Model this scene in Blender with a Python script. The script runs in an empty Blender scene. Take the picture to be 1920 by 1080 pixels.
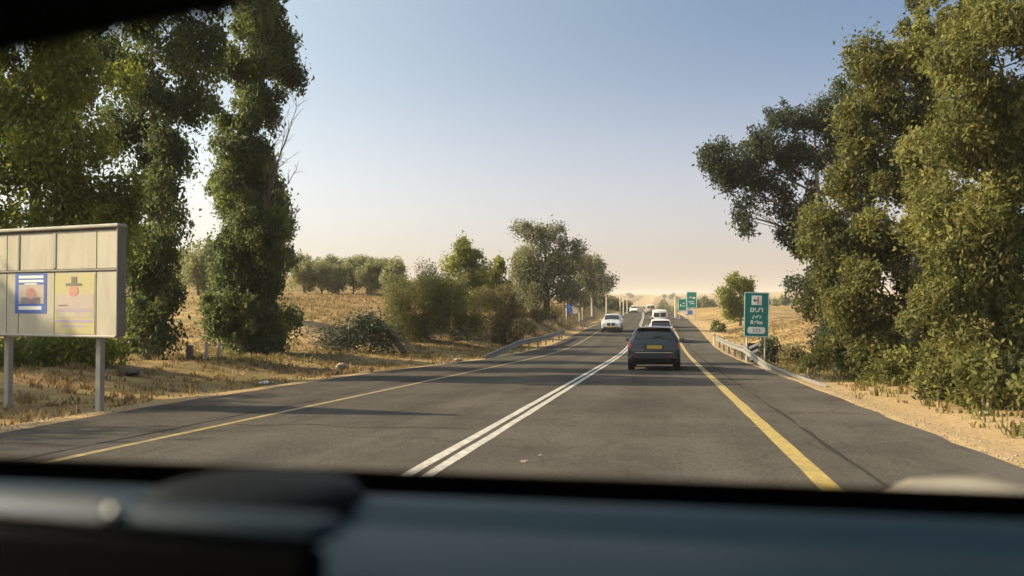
import bpy, math, random
import numpy as np
from mathutils import Vector, Matrix

S = bpy.context.scene
COL = S.collection
R = math.radians

# ------------------------------------------------------------------ camera, sky, sun, exposure
F = 1600.0                    # focal length in pixels of a 1920 px wide frame (30 mm on 36 mm)
YAW, PITCH, CAMZ = R(9.93), R(1.253), 1.37
cam_d = bpy.data.cameras.new('camera')
cam_d.sensor_width = 36.0
cam_d.lens = 36.0 * F / 1920.0
cam_d.clip_start, cam_d.clip_end = 0.05, 12000.0
cam_d.dof.use_dof = True
cam_d.dof.focus_distance = 38.0
cam_d.dof.aperture_fstop = 2.1
cam = bpy.data.objects.new('camera', cam_d)
COL.objects.link(cam)
cam.location = (0, 0, CAMZ)
cam.rotation_euler = (R(90) + PITCH, 0, YAW)
S.camera = cam

SUN_EL, SUN_BACK = R(29.0), R(7.0)      # low sun from the left, a touch behind the camera
sun_dir = Vector((-math.cos(SUN_BACK) * math.cos(SUN_EL), -math.sin(SUN_BACK) * math.cos(SUN_EL), math.sin(SUN_EL)))
W = bpy.data.worlds.new('World')
S.world = W
W.use_nodes = True
wn, wl = W.node_tree.nodes, W.node_tree.links
sky = wn.new('ShaderNodeTexSky')
sky.sky_type = 'NISHITA'
sky.sun_disc = False
sky.sun_elevation = SUN_EL
sky.sun_rotation = math.atan2(sun_dir.x, sun_dir.y)
sky.altitude = 100.0
sky.air_density = 0.68
sky.dust_density = 5.5
sky.ozone_density = 2.0
# dust in the lower air: a pale warm veil that thickens to the horizon all round and glows broadly towards the sun
def wmath(op, a, b=None):
    n = wn.new('ShaderNodeMath'); n.operation = op
    for i, v in enumerate((a, b)):
        if v is None: continue
        if isinstance(v, (int, float)): n.inputs[i].default_value = v
        else: wl.new(v, n.inputs[i])
    return n.outputs[0]
def wcol(fac, col):
    n = wn.new('ShaderNodeVectorMath'); n.operation = 'SCALE'
    n.inputs[0].default_value = col; wl.new(fac, n.inputs['Scale']); return n.outputs[0]
def wadd(a, b):
    n = wn.new('ShaderNodeVectorMath'); n.operation = 'ADD'
    wl.new(a, n.inputs[0]); wl.new(b, n.inputs[1]); return n.outputs[0]
wtc = wn.new('ShaderNodeTexCoord')
wsep = wn.new('ShaderNodeSeparateXYZ'); wl.new(wtc.outputs['Generated'], wsep.inputs[0])
low = wmath('POWER', 2.71828, wmath('MULTIPLY', wmath('POWER', wmath('DIVIDE', wmath('ABSOLUTE', wsep.outputs['Z']), .215), 3.0), -1.0))
wdot = wn.new('ShaderNodeVectorMath'); wdot.operation = 'DOT_PRODUCT'
wl.new(wtc.outputs['Generated'], wdot.inputs[0]); wdot.inputs[1].default_value = tuple(sun_dir)
glow = wmath('POWER', wmath('MAXIMUM', wmath('DIVIDE', wmath('ADD', wdot.outputs['Value'], .2), 1.2), 0.0), 1.5)
veil = wadd(wcol(low, (2.05, 1.40, 1.14)), wcol(glow, (3.6, 3.5, 2.7)))
wtint = wn.new('ShaderNodeVectorMath'); wtint.operation = 'MULTIPLY'      # the camera's cool rendering of blue sky
wl.new(sky.outputs[0], wtint.inputs[0]); wtint.inputs[1].default_value = (.88, 1.02, 1.03)
wl.new(wadd(wtint.outputs[0], veil), wn['Background'].inputs['Color'])
wn['Background'].inputs['Strength'].default_value = 0.098
sun_d = bpy.data.lights.new('sun', 'SUN')
sun_d.energy = 5.0
sun_d.angle = R(0.6)
sun_d.color = (1.0, 0.80, 0.52)
sun = bpy.data.objects.new('sun', sun_d)
COL.objects.link(sun)
sun.rotation_euler = sun_dir.to_track_quat('Z', 'Y').to_euler()
sun.location = (-40, -10, 40)

S.view_settings.view_transform = 'Standard'
S.view_settings.look = 'None'
S.view_settings.gamma = 1.0
S.view_settings.use_curve_mapping = False
S.view_settings.exposure = 1.08
S.cycles.max_bounces = 8
S.cycles.transparent_max_bounces = 12
S.cycles.volume_bounces = 1
S.cycles.use_denoising = True

# ------------------------------------------------------------------ numeric helpers
def vnoise(x, y, seed=0):
    x = np.asarray(x, float); y = np.asarray(y, float)
    xi, yi = np.floor(x), np.floor(y)
    fx, fy = x - xi, y - yi
    fx = fx * fx * (3 - 2 * fx); fy = fy * fy * (3 - 2 * fy)
    def h(a, b):
        s = np.sin(a * 127.1 + b * 311.7 + seed * 74.7) * 43758.5453
        return s - np.floor(s)
    return (h(xi, yi) * (1 - fx) + h(xi + 1, yi) * fx) * (1 - fy) + (h(xi, yi + 1) * (1 - fx) + h(xi + 1, yi + 1) * fx) * fy - 0.5

def sst(a, b, v):
    t = np.clip((np.asarray(v, float) - a) / (b - a), 0, 1)
    return t * t * (3 - 2 * t)

_ky = np.array([-4000, -60, -20, 0, 24, 34, 44, 54, 62, 70, 80, 90, 110, 150, 180, 192, 205, 230, 280, 340, 450, 600, 1000, 1500, 2200, 4200.])
_kz = np.array([40, 1.7, .57, 0, -.67, -.95, -1.22, -1.40, -1.44, -1.36, -1.22, -1.06, -.80, -.36, -.08, .03, .06, -.2, -1.3, -2.0, -.6, 2.4, 9.0, 16, 26, 30.])
def road_z(y):
    y = np.asarray(y, float)
    return (np.interp(y - 3, _ky, _kz) + np.interp(y, _ky, _kz) + np.interp(y + 3, _ky, _kz)) / 3
def road_c(y):                 # sideways drift of the road's centre: a slow bend to the left
    y = np.asarray(y, float)
    t = np.clip(y - 50, 0, 400)
    return -8.7e-5 * t * t
def edge_l(y):
    return np.interp(y, [-60, 4, 14, 26, 42, 80, 150, 2000], [-7.6, -8.0, -8.9, -9.0, -7.95, -7.9, -7.2, -7.2])
def edge_r(y):
    return np.interp(y, [-60, 60, 150, 2000], [3.6, 3.6, 4.7, 4.7])

def gz(x, y):
    """height of the ground (road bed included)"""
    x = np.asarray(x, float); y = np.asarray(y, float)
    xr = x - road_c(y)
    z0 = road_z(y)
    sl = edge_l(y) - xr
    sr = xr - edge_r(y)
    k = sst(42, 80, y)
    far = 1 - sst(200, 420, y)
    left = (k * (2.0 * sst(.8, 6.5, sl) + .045 * np.clip(sl, 0, 60)) * (.35 + .65 * far)
            + (1 - k) * (-.18 * sst(.3, 1.6, sl) + .30 * sst(2.5, 7, sl) + .018 * np.clip(sl, 0, 90)))
    left = left + 3.0 * sst(104, 165, y) * sst(12, 30, sl) * far
    kd = np.exp(-((y - 44) / 13.0) ** 2)
    right = (-.06 * sst(.1, .8, sr) - .42 * kd * sst(.2, 1.5, sr) * (1 - .9 * sst(4, 9, sr)) + sst(40, 70, y) * far * (1.15 * sst(2.0, 9, sr) + .012 * np.clip(sr, 0, 80)) + .015 * np.clip(sr, 0, 60) * (1 - sst(40, 70, y)))
    off = np.where(sl > 0, left, 0) + np.where(sr > 0, right, 0)
    outside = np.clip(np.maximum(sl, sr), 0, None)
    a = sst(0.0, 2.5, outside)
    bump = a * (.10 * vnoise(x / 1.1, y / 1.1, 1) + .22 * vnoise(x / 3.7, y / 3.7, 2) + .5 * vnoise(x / 14, y / 14, 3) * sst(4, 20, outside))
    mound = 1.25 * np.exp(-(((x + 19.4) / 3.6) ** 2 + ((y - 45.5) / 2.2) ** 2)) * (1 + .5 * vnoise(x / .8, y / .8, 5))
    big = sst(500, 1800, np.hypot(x, y)) * (16 * vnoise(x / 520 + 3.3, y / 520, 7) + 7 * vnoise(x / 190, y / 190, 8) + 4)
    inroad = np.where(outside <= 0.0, -.035, 0.0) - .02 * (1 - a)
    return z0 + off + bump + mound + big + inroad

_fw = Vector((-math.sin(YAW) * math.cos(PITCH), math.cos(YAW) * math.cos(PITCH), math.sin(PITCH)))
_rt = Vector((math.cos(YAW), math.sin(YAW), 0))
_up = _rt.cross(_fw)
def at(px, py, d):
    """point of the place at depth d (metres ahead) that stands at pixel (px, py) of the 1920x1080 survey frame"""
    return Vector((0, 0, CAMZ)) + _fw * d + _rt * ((px - 960) / F * d) + _up * ((540 - py) / F * d)
def on_ground(px, d):
    p = at(px, 575, d)
    return Vector((p.x, p.y, float(gz(p.x, p.y))))

# ------------------------------------------------------------------ materials
def _rgba(c):
    return (c[0], c[1], c[2], 1.0)
MATS = {}
def mat(name, color, rough=.6, metal=0.0, var=None, vscale=6.0, vamt=.5, bump=0.0, bscale=40.0, spec=.5, coat=0.0, coords='Object', stretch=None, trans=0.0):
    m = bpy.data.materials.new(name)
    m.use_nodes = True
    nt = m.node_tree
    b = nt.nodes['Principled BSDF']
    b.inputs['Base Color'].default_value = _rgba(color)
    b.inputs['Roughness'].default_value = rough
    b.inputs['Metallic'].default_value = metal
    b.inputs['Specular IOR Level'].default_value = spec
    b.inputs['Coat Weight'].default_value = coat
    if var is not None or bump:
        tc = nt.nodes.new('ShaderNodeTexCoord')
        src = tc.outputs[coords]
        if stretch:
            mp = nt.nodes.new('ShaderNodeMapping')
            mp.inputs['Scale'].default_value = stretch
            nt.links.new(src, mp.inputs[0]); src = mp.outputs[0]
    if var is not None:
        nz = nt.nodes.new('ShaderNodeTexNoise')
        nz.inputs['Scale'].default_value = vscale
        nz.inputs['Detail'].default_value = 6
        nz.inputs['Roughness'].default_value = .65
        nt.links.new(src, nz.inputs['Vector'])
        rp = nt.nodes.new('ShaderNodeValToRGB')
        rp.color_ramp.elements[0].position = .5 - vamt / 2
        rp.color_ramp.elements[1].position = .5 + vamt / 2
        rp.color_ramp.elements[0].color = _rgba(color)
        rp.color_ramp.elements[1].color = _rgba(var)
        nt.links.new(nz.outputs['Fac'], rp.inputs[0])
        nt.links.new(rp.outputs[0], b.inputs['Base Color'])
    if bump:
        n2 = nt.nodes.new('ShaderNodeTexNoise')
        n2.inputs['Scale'].default_value = bscale
        n2.inputs['Detail'].default_value = 4
        nt.links.new(src, n2.inputs['Vector'])
        bp = nt.nodes.new('ShaderNodeBump')
        bp.inputs['Strength'].default_value = bump
        bp.inputs['Distance'].default_value = .02
        nt.links.new(n2.outputs['Fac'], bp.inputs['Height'])
        nt.links.new(bp.outputs[0], b.inputs['Normal'])
    MATS[name] = m
    return m

def leaf_mat(name, dark, light, trans=.38):
    m = bpy.data.materials.new(name)
    m.use_nodes = True
    nt = m.node_tree; N = nt.nodes; L = nt.links
    b = N['Principled BSDF']
    b.inputs['Roughness'].default_value = .62
    b.inputs['Specular IOR Level'].default_value = .22
    a = N.new('ShaderNodeAttribute'); a.attribute_name = 'tint'
    rp = N.new('ShaderNodeValToRGB')
    rp.color_ramp.elements[0].color = _rgba(dark)
    rp.color_ramp.elements[1].color = _rgba(light)
    L.new(a.outputs['Fac'], rp.inputs[0])
    L.new(rp.outputs[0], b.inputs['Base Color'])
    tr = N.new('ShaderNodeBsdfTranslucent')
    hs = N.new('ShaderNodeHueSaturation')
    hs.inputs['Value'].default_value = 1.25; hs.inputs['Hue'].default_value = .49
    L.new(rp.outputs[0], hs.inputs['Color']); L.new(hs.outputs[0], tr.inputs['Color'])
    mx = N.new('ShaderNodeMixShader'); mx.inputs[0].default_value = trans
    L.new(b.outputs[0], mx.inputs[1]); L.new(tr.outputs[0], mx.inputs[2])
    L.new(mx.outputs[0], N['Material Output'].inputs['Surface'])
    MATS[name] = m
    return m

# ------------------------------------------------------------------ mesh helpers
class MB:
    def __init__(self):
        self.v = []; self.f = []
    def add(self, vs, fs):
        o = len(self.v)
        self.v += [tuple(p) for p in vs]
        self.f += [tuple(i + o for i in f) for f in fs]
        return self
    def box(self, c, s, rot=None, bev=0.0):
        x, y, z = s[0] / 2, s[1] / 2, s[2] / 2
        if bev <= 0:
            vs = [Vector((a * x, b * y, e * z)) for e in (-1, 1) for b in (-1, 1) for a in (-1, 1)]
            fs = [(0, 2, 3, 1), (4, 5, 7, 6), (0, 1, 5, 4), (2, 6, 7, 3), (0, 4, 6, 2), (1, 3, 7, 5)]
        else:
            bev = min(bev, x * .9, y * .9, z * .9)
            vs, fs = [], []
            ring = lambda hx, hy, zz, q: [Vector((a, b, zz)) for a, b in ((-hx + q, -hy), (hx - q, -hy), (hx, -hy + q), (hx, hy - q), (hx - q, hy), (-hx + q, hy), (-hx, hy - q), (-hx, -hy + q))]
            for hx, hy, zz in ((x - bev, y - bev, -z), (x, y, -z + bev), (x, y, z - bev), (x - bev, y - bev, z)):
                vs += ring(hx, hy, zz, bev if hx == x else bev * .6)
            for k in range(3):
                for i in range(8):
                    j = (i + 1) % 8
                    fs.append((k * 8 + i, k * 8 + j, k * 8 + 8 + j, k * 8 + 8 + i))
            fs.append(tuple(range(7, -1, -1))); fs.append(tuple(range(24, 32)))
        if rot is not None:
            vs = [rot @ p for p in vs]
        c = Vector(c)
        return self.add([p + c for p in vs], fs)
    def tube(self, pts, rad, n=8, cap=True):
        pts = [Vector(p) for p in pts]
        if not hasattr(rad, '__len__'):
            rad = [rad] * len(pts)
        vs, fs = [], []
        ref = None
        for i, p in enumerate(pts):
            t = (pts[min(i + 1, len(pts) - 1)] - pts[max(i - 1, 0)])
            t = t.normalized() if t.length > 1e-9 else Vector((0, 0, 1))
            if ref is None:
                ref = Vector((1, 0, 0)) if abs(t.x) < .8 else Vector((0, 1, 0))
            a = (ref - t * ref.dot(t)).normalized(); b = t.cross(a); ref = a
            for k in range(n):
                w = 2 * math.pi * k / n
                vs.append(p + (a * math.cos(w) + b * math.sin(w)) * rad[i])
        for i in range(len(pts) - 1):
            for k in range(n):
                j = (k + 1) % n
                fs.append((i * n + k, i * n + j, (i + 1) * n + j, (i + 1) * n + k))
        if cap:
            fs.append(tuple(range(n - 1, -1, -1)))
            fs.append(tuple((len(pts) - 1) * n + k for k in range(n)))
        return self.add(vs, fs)
    def lathe(self, c, prof, axis='z', n=24, cap=True):
        """prof: list of (radius, height) along the axis"""
        vs, fs = [], []
        for r, h in prof:
            for k in range(n):
                w = 2 * math.pi * k / n
                a, b = r * math.cos(w), r * math.sin(w)
                vs.append(Vector((a, b, h)) if axis == 'z' else Vector((h, a, b)) if axis == 'x' else Vector((b, h, a)))
        for i in range(len(prof) - 1):
            for k in range(n):
                j = (k + 1) % n
                fs.append((i * n + k, i * n + j, (i + 1) * n + j, (i + 1) * n + k))
        if cap:
            fs.append(tuple(range(n - 1, -1, -1))); fs.append(tuple((len(prof) - 1) * n + k for k in range(n)))
        c = Vector(c)
        return self.add([p + c for p in vs], fs)
    def prism(self, poly, a, b, plane='xz'):
        """polygon in a plane, extruded along the third axis from a to b"""
        n = len(poly)
        f = (lambda u, v, w: (u, w, v)) if plane == 'xz' else (lambda u, v, w: (w, u, v)) if plane == 'yz' else (lambda u, v, w: (u, v, w))
        vs = [f(u, v, a) for u, v in poly] + [f(u, v, b) for u, v in poly]
        fs = [tuple(range(n - 1, -1, -1)), tuple(range(n, 2 * n))] + [(i, (i + 1) % n, n + (i + 1) % n, n + i) for i in range(n)]
        return self.add(vs, fs)
    def build(self, name, m, parent=None, smooth=0.0, loc=None, rot=None):
        me = bpy.data.meshes.new(name)
        me.from_pydata(self.v, [], self.f)
        import bmesh
        bm = bmesh.new(); bm.from_mesh(me)
        bmesh.ops.recalc_face_normals(bm, faces=bm.faces)
        bm.to_mesh(me); bm.free()
        me.materials.append(MATS[m])
        if smooth:
            me.shade_smooth()
            me.set_sharp_from_angle(angle=R(smooth))
        o = bpy.data.objects.new(name, me)
        COL.objects.link(o)
        if parent is not None:
            o.parent = parent
        if loc is not None: o.location = loc
        if rot is not None: o.rotation_euler = rot
        return o

def array_mesh(name, verts, quads, m, tint=None, smooth=False):
    """fast mesh from numpy arrays; quads is (n, 3 or 4)"""
    me = bpy.data.meshes.new(name)
    verts = np.ascontiguousarray(verts, dtype=np.float32)
    quads = np.ascontiguousarray(quads, dtype=np.int32)
    n, k = quads.shape
    me.vertices.add(len(verts)); me.vertices.foreach_set('co', verts.ravel())
    me.loops.add(n * k); me.loops.foreach_set('vertex_index', quads.ravel())
    me.polygons.add(n)
    me.polygons.foreach_set('loop_start', np.arange(0, n * k, k, dtype=np.int32))
    me.polygons.foreach_set('loop_total', np.full(n, k, dtype=np.int32))
    if smooth:
        me.polygons.foreach_set('use_smooth', np.ones(n, dtype=bool))
    me.update(calc_edges=True)
    if tint is not None:
        a = me.attributes.new('tint', 'FLOAT', 'POINT')
        a.data.foreach_set('value', np.ascontiguousarray(tint, dtype=np.float32))
    me.materials.append(MATS[m])
    return me

def link(name, me, parent=None):
    o = bpy.data.objects.new(name, me)
    COL.objects.link(o)
    if parent is not None: o.parent = parent
    return o
def tag(o, label=None, cat=None, group=None, kind=None):
    if label: o['label'] = label
    if cat: o['category'] = cat
    if group: o['group'] = group
    if kind: o['kind'] = kind
    return o
def thing(name, label, cat, loc=(0, 0, 0), rot=(0, 0, 0), group=None):
    o = bpy.data.objects.new(name, None)
    COL.objects.link(o)
    o.empty_display_size = .3
    o.location = loc; o.rotation_euler = rot
    return tag(o, label, cat, group)
def copy_tree(o, parent=None):
    c = o.copy(); COL.objects.link(c); c.parent = parent
    for ch in list(o.children):
        copy_tree(ch, c)
    return c
def text_mesh(body, size, bold=0.0):
    c = bpy.data.curves.new('lettering', 'FONT')
    c.body = body; c.size = size; c.align_x = 'CENTER'; c.align_y = 'CENTER'; c.offset = bold; c.extrude = .002
    o = bpy.data.objects.new('lettering', c); COL.objects.link(o)
    dg = bpy.context.evaluated_depsgraph_get()
    me = bpy.data.meshes.new_from_object(o.evaluated_get(dg))
    bpy.data.objects.remove(o); bpy.data.curves.remove(c)
    return me

# ------------------------------------------------------------------ palette
mat('asphalt_edge', (.07, .062, .055), .9, var=(.11, .1, .085), vscale=8)
mat('galvanised', (.17, .16, .145), .6, .3, var=(.24, .22, .19), vscale=7, bump=.05)
mat('post_dark', (.14, .12, .10), .7, .3, var=(.20, .16, .12), vscale=8)  # darker, brownish metal for the guard rail posts
mat('post_metal', (.50, .49, .45), .5, .3, var=(.36, .34, .30), vscale=5)
mat('sign_green', (.0, .165, .145), .4, var=(.006, .19, .165), vscale=3)
mat('sign_white', (.80, .80, .76), .45, var=(.7, .7, .66), vscale=6)
mat('sign_red', (.55, .04, .04), .4)
mat('sign_black', (.02, .02, .022), .45, var=(.04, .04, .04), vscale=8)
mat('sign_grey', (.33, .33, .33), .5, .4)
mat('sign_blue', (.045, .10, .38), .5, var=(.06, .13, .42), vscale=6)
mat('board_cream', (.50, .46, .365), .55, var=(.34, .30, .225), vscale=4.0, vamt=.55, stretch=(1, 1, .22))
mat('board_frame', (.36, .33, .27), .5, var=(.25, .23, .19), vscale=4)
mat('board_dark', (.20, .185, .15), .6, var=(.12, .11, .09), vscale=4)
mat('poster_yellow', (.45, .385, .15), .5, var=(.48, .43, .26), vscale=5)
mat('poster_pale', (.42, .34, .31), .5, var=(.48, .40, .34), vscale=9)
mat('poster_pink', (.48, .18, .13), .5, var=(.5, .3, .25), vscale=11)
mat('poster_ink', (.14, .12, .10), .6)
mat('poster_lilac', (.36, .30, .42), .6)
mat('bark', (.16, .125, .09), .9, var=(.30, .26, .20), vscale=9, bump=.5, bscale=18, stretch=(1, 1, .25))
mat('bark_dark', (.06, .048, .036), .9, var=(.12, .10, .08), vscale=9, bump=.5, bscale=18, stretch=(1, 1, .3))
mat('dead_wood', (.13, .105, .08), .9, var=(.22, .18, .14), vscale=12, bump=.3)
mat('rock', (.22, .19, .145), .9, var=(.33, .29, .23), vscale=9, bump=.4)
mat('litter_white', (.75, .74, .70), .5, var=(.6, .58, .54), vscale=8)
mat('post_cream', (.60, .53, .38), .6, var=(.5, .43, .3), vscale=6)
mat('paint_dark', (.022, .034, .040), .28, .25, coat=.6, var=(.028, .04, .046), vscale=3)
mat('paint_white', (.74, .72, .68), .32, 0, coat=.5, var=(.68, .66, .61), vscale=2.5)
mat('paint_silver', (.62, .63, .64), .30, .25, coat=.6, var=(.55, .56, .57), vscale=2.5)
mat('paint_cream', (.66, .58, .46), .35, 0, coat=.4, var=(.6, .52, .4), vscale=2.5)
mat('car_glass', (.012, .018, .02), .06, 0, spec=.9)
mat('black_plastic', (.018, .018, .02), .6, var=(.028, .028, .03), vscale=12)
mat('chrome', (.6, .6, .6), .18, .95)
mat('tyre', (.015, .015, .016), .85, var=(.03, .028, .026), vscale=14)
mat('rim', (.35, .35, .36), .35, .8)
mat('lamp_red', (.30, .012, .018), .2, coat=.8)
mat('lamp_clear', (.55, .56, .58), .12, .2, coat=.8)
mat('plate_yellow', (.50, .34, .05), .45)
mat('cabin_dark', (.01, .01, .011), .9)
mat('dash_skin', (.0022, .0085, .0145), .5, 0, spec=.15, var=(.003, .0105, .0175), vscale=2.0, bump=.06, bscale=260)
mat('dash_black', (.0025, .003, .0033), .6, spec=.06)
mat('display_glass', (.0012, .0014, .0018), .5, spec=.02)
mat('satin_silver', (.24, .24, .235), .3, .85)
mat('frit_black', (.004, .004, .004), .7, spec=.1)
mat('bonnet_paint', (.30, .27, .235), .3, 0, coat=.5)

leaf_mat('leaf_gum_dark', (.045, .066, .028), (.155, .19, .052), .48)
leaf_mat('leaf_gum_lit', (.07, .095, .022), (.28, .31, .05), .5)  # lighter copy of the gum leaves, with sunlight painted into the colour
leaf_mat('leaf_olive', (.050, .055, .019), (.215, .21, .055), .42)
leaf_mat('leaf_orchard', (.12, .13, .06), (.29, .29, .125), .45)
leaf_mat('leaf_blue', (.03, .042, .026), (.075, .09, .045))
leaf_mat('leaf_grey', (.095, .10, .052), (.25, .25, .115), .45)
leaf_mat('leaf_bush', (.075, .082, .028), (.19, .19, .06), .42)
leaf_mat('leaf_brown', (.095, .082, .035), (.20, .165, .065), .35)
leaf_mat('leaf_bright', (.10, .12, .024), (.27, .28, .055), .48)
leaf_mat('grass_dry', (.12, .085, .036), (.33, .23, .09), .3)
leaf_mat('grass_green', (.065, .066, .02), (.19, .17, .05), .3)

# windscreen: clean glass, nothing to see in it
g = bpy.data.materials.new('windscreen_glass'); g.use_nodes = True
t_ = g.node_tree.nodes.new('ShaderNodeBsdfTransparent'); t_.inputs[0].default_value = (.955, .965, .955, 1)
g.node_tree.links.new(t_.outputs[0], g.node_tree.nodes['Material Output'].inputs['Surface'])
MATS['windscreen_glass'] = g

# ------------------------------------------------------------------ ground and road materials
def ground_material():
    m = bpy.data.materials.new('dry_ground'); m.use_nodes = True
    nt = m.node_tree; N = nt.nodes; L = nt.links
    b = N['Principled BSDF']; b.inputs['Roughness'].default_value = .95; b.inputs['Specular IOR Level'].default_value = .1
    tc = N.new('ShaderNodeTexCoord')
    def noise(s, d=6, r=.6):
        n = N.new('ShaderNodeTexNoise'); n.inputs['Scale'].default_value = s; n.inputs['Detail'].default_value = d; n.inputs['Roughness'].default_value = r
        L.new(tc.outputs['Object'], n.inputs['Vector']); return n.outputs['Fac']
    def ramp(src, stops):
        r = N.new('ShaderNodeValToRGB'); e = r.color_ramp.elements
        while len(e) < len(stops): e.new(.5)
        for q, (p, c) in zip(e, stops): q.position = p; q.color = _rgba(c)
        L.new(src, r.inputs[0]); return r.outputs[0]
    def mix(f, a, c):
        x = N.new('ShaderNodeMixRGB')
        if isinstance(f, float): x.inputs[0].default_value = f
        else: L.new(f, x.inputs[0])
        L.new(a, x.inputs[1]); L.new(c, x.inputs[2]); return x.outputs[0]
    straw = ramp(noise(.9), [(.30, (.15, .098, .040)), (.48, (.25, .168, .072)), (.62, (.34, .235, .105)), (.8, (.22, .155, .064))])
    soil = ramp(noise(2.6), [(.3, (.12, .075, .040)), (.55, (.235, .15, .078)), (.75, (.33, .225, .12))])
    green = ramp(noise(1.7), [(.3, (.065, .064, .022)), (.6, (.125, .115, .04)), (.8, (.19, .16, .06))])
    fs = ramp(noise(.22, 4), [(.46, (0, 0, 0)), (.60, (1, 1, 1))])
    fg = ramp(noise(.11, 5), [(.50, (0, 0, 0)), (.66, (.8, .8, .8))])
    at_ = N.new('ShaderNodeAttribute'); at_.attribute_name = 'sand'
    c1 = mix(fs, straw, soil)
    c2 = mix(fg, c1, green)
    gravel = ramp(noise(9, 5, .7), [(.3, (.24, .155, .075)), (.5, (.36, .25, .13)), (.7, (.45, .33, .19))])
    c3 = mix(at_.outputs['Fac'], c2, gravel)
    L.new(c3, b.inputs['Base Color'])
    bp = N.new('ShaderNodeBump'); bp.inputs['Strength'].default_value = .55; bp.inputs['Distance'].default_value = .05
    L.new(noise(14, 6, .7), bp.inputs['Height']); L.new(bp.outputs[0], b.inputs['Normal'])
    MATS['dry_ground'] = m
ground_material()

def asphalt_material():
    m = bpy.data.materials.new('worn_asphalt'); m.use_nodes = True
    nt = m.node_tree; N = nt.nodes; L = nt.links
    b = N['Principled BSDF']; b.inputs['Roughness'].default_value = .85; b.inputs['Specular IOR Level'].default_value = 0.0
    tc = N.new('ShaderNodeTexCoord')
    def noise(s, d=6, r=.6, st=None):
        n = N.new('ShaderNodeTexNoise'); n.inputs['Scale'].default_value = s; n.inputs['Detail'].default_value = d; n.inputs['Roughness'].default_value = r
        src = tc.outputs['Object']
        if st:
            mp = N.new('ShaderNodeMapping'); mp.inputs['Scale'].default_value = st; L.new(src, mp.inputs[0]); src = mp.outputs[0]
        L.new(src, n.inputs['Vector']); return n.outputs['Fac']
    def ramp(src, stops):
        r = N.new('ShaderNodeValToRGB'); e = r.color_ramp.elements
        while len(e) < len(stops): e.new(.5)
        for q, (p, c) in zip(e, stops): q.position = p; q.color = _rgba(c)
        L.new(src, r.inputs[0]); return r.outputs[0]
    def mul(a, c, f=1.0):
        x = N.new('ShaderNodeMixRGB'); x.blend_type = 'MULTIPLY'; x.inputs[0].default_value = f
        L.new(a, x.inputs[1]); L.new(c, x.inputs[2]); return x.outputs[0]
    base = ramp(noise(.35, 5), [(.3, (.066, .060, .055)), (.55, (.085, .077, .070)), (.75, (.101, .091, .082))])
    fine = ramp(noise(30, 4, .85), [(.36, (.66, .66, .66)), (.5, (1, 1, 1)), (.64, (1.4, 1.37, 1.33))])
    streak = ramp(noise(1.0, 4, .6, (2.2, .035, 1)), [(.30, (.93, .93, .932)), (.5, (1, 1, 1)), (.72, (1.07, 1.065, 1.06))])
    patch = ramp(noise(.9, 6, .75, (1, .35, 1)), [(.40, (.82, .82, .83)), (.50, (1, 1, 1))])
    sx = N.new('ShaderNodeSeparateXYZ'); L.new(tc.outputs['Object'], sx.inputs[0])
    mr = N.new('ShaderNodeMapRange'); mr.inputs['From Min'].default_value = -9.0; mr.inputs['From Max'].default_value = 4.6
    L.new(sx.outputs['X'], mr.inputs['Value'])
    t = lambda x: (x + 9.0) / 13.6
    g_ = lambda v: (v, v, v * .99)
    # rubber-polished wheel tracks and the oil-darkened strip between them
    wear = ramp(mr.outputs[0], [(t(-6.0), g_(.97)), (t(-5.1), g_(1.07)), (t(-4.3), g_(.90)), (t(-3.5), g_(1.07)), (t(-2.3), g_(.93)), (t(-1.25), g_(1.07)), (t(-.42), g_(.89)), (t(.4), g_(1.07)), (t(1.7), g_(.96)), (t(3.4), g_(1.05))])
    c = mul(mul(mul(mul(base, fine, .9), streak), patch, .8), wear)
    # fine cracks
    vo = N.new('ShaderNodeTexVoronoi'); vo.feature = 'DISTANCE_TO_EDGE'; vo.inputs['Scale'].default_value = .34
    wv = N.new('ShaderNodeVectorMath'); wv.operation = 'ADD'
    nn = N.new('ShaderNodeTexNoise'); nn.inputs['Scale'].default_value = 1.3; nn.inputs['Detail'].default_value = 5
    L.new(tc.outputs['Object'], nn.inputs['Vector']); L.new(tc.outputs['Object'], wv.inputs[0]); L.new(nn.outputs['Color'], wv.inputs[1]); L.new(wv.outputs[0], vo.inputs['Vector'])
    crack = ramp(vo.outputs['Distance'], [(.0, (.62, .62, .62)), (.010, (1, 1, 1))])
    c = mul(c, crack, .55)
    L.new(c, b.inputs['Base Color'])
    bp = N.new('ShaderNodeBump'); bp.inputs['Strength'].default_value = .35; bp.inputs['Distance'].default_value = .008
    L.new(noise(90, 3, .7), bp.inputs['Height']); L.new(bp.outputs[0], b.inputs['Normal'])
    MATS['worn_asphalt'] = m
asphalt_material()

def line_material(name, col):
    m = bpy.data.materials.new(name); m.use_nodes = True
    nt = m.node_tree; N = nt.nodes; L = nt.links
    b = N['Principled BSDF']; b.inputs['Roughness'].default_value = .6
    tc = N.new('ShaderNodeTexCoord')
    n = N.new('ShaderNodeTexNoise'); n.inputs['Scale'].default_value = 7; n.inputs['Detail'].default_value = 8; n.inputs['Roughness'].default_value = .75
    L.new(tc.outputs['Object'], n.inputs['Vector'])
    r = N.new('ShaderNodeValToRGB'); e = r.color_ramp.elements
    e[0].position = .36; e[0].color = _rgba([.35 * v + .045 for v in col]); e[1].position = .60; e[1].color = _rgba(col)
    L.new(n.outputs['Fac'], r.inputs[0]); L.new(r.outputs[0], b.inputs['Base Color'])
    MATS[name] = m
line_material('line_white', (.50, .465, .40))
line_material('line_yellow', (.43, .305, .075))
line_material('mark_pale', (.26, .21, .14))

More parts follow.
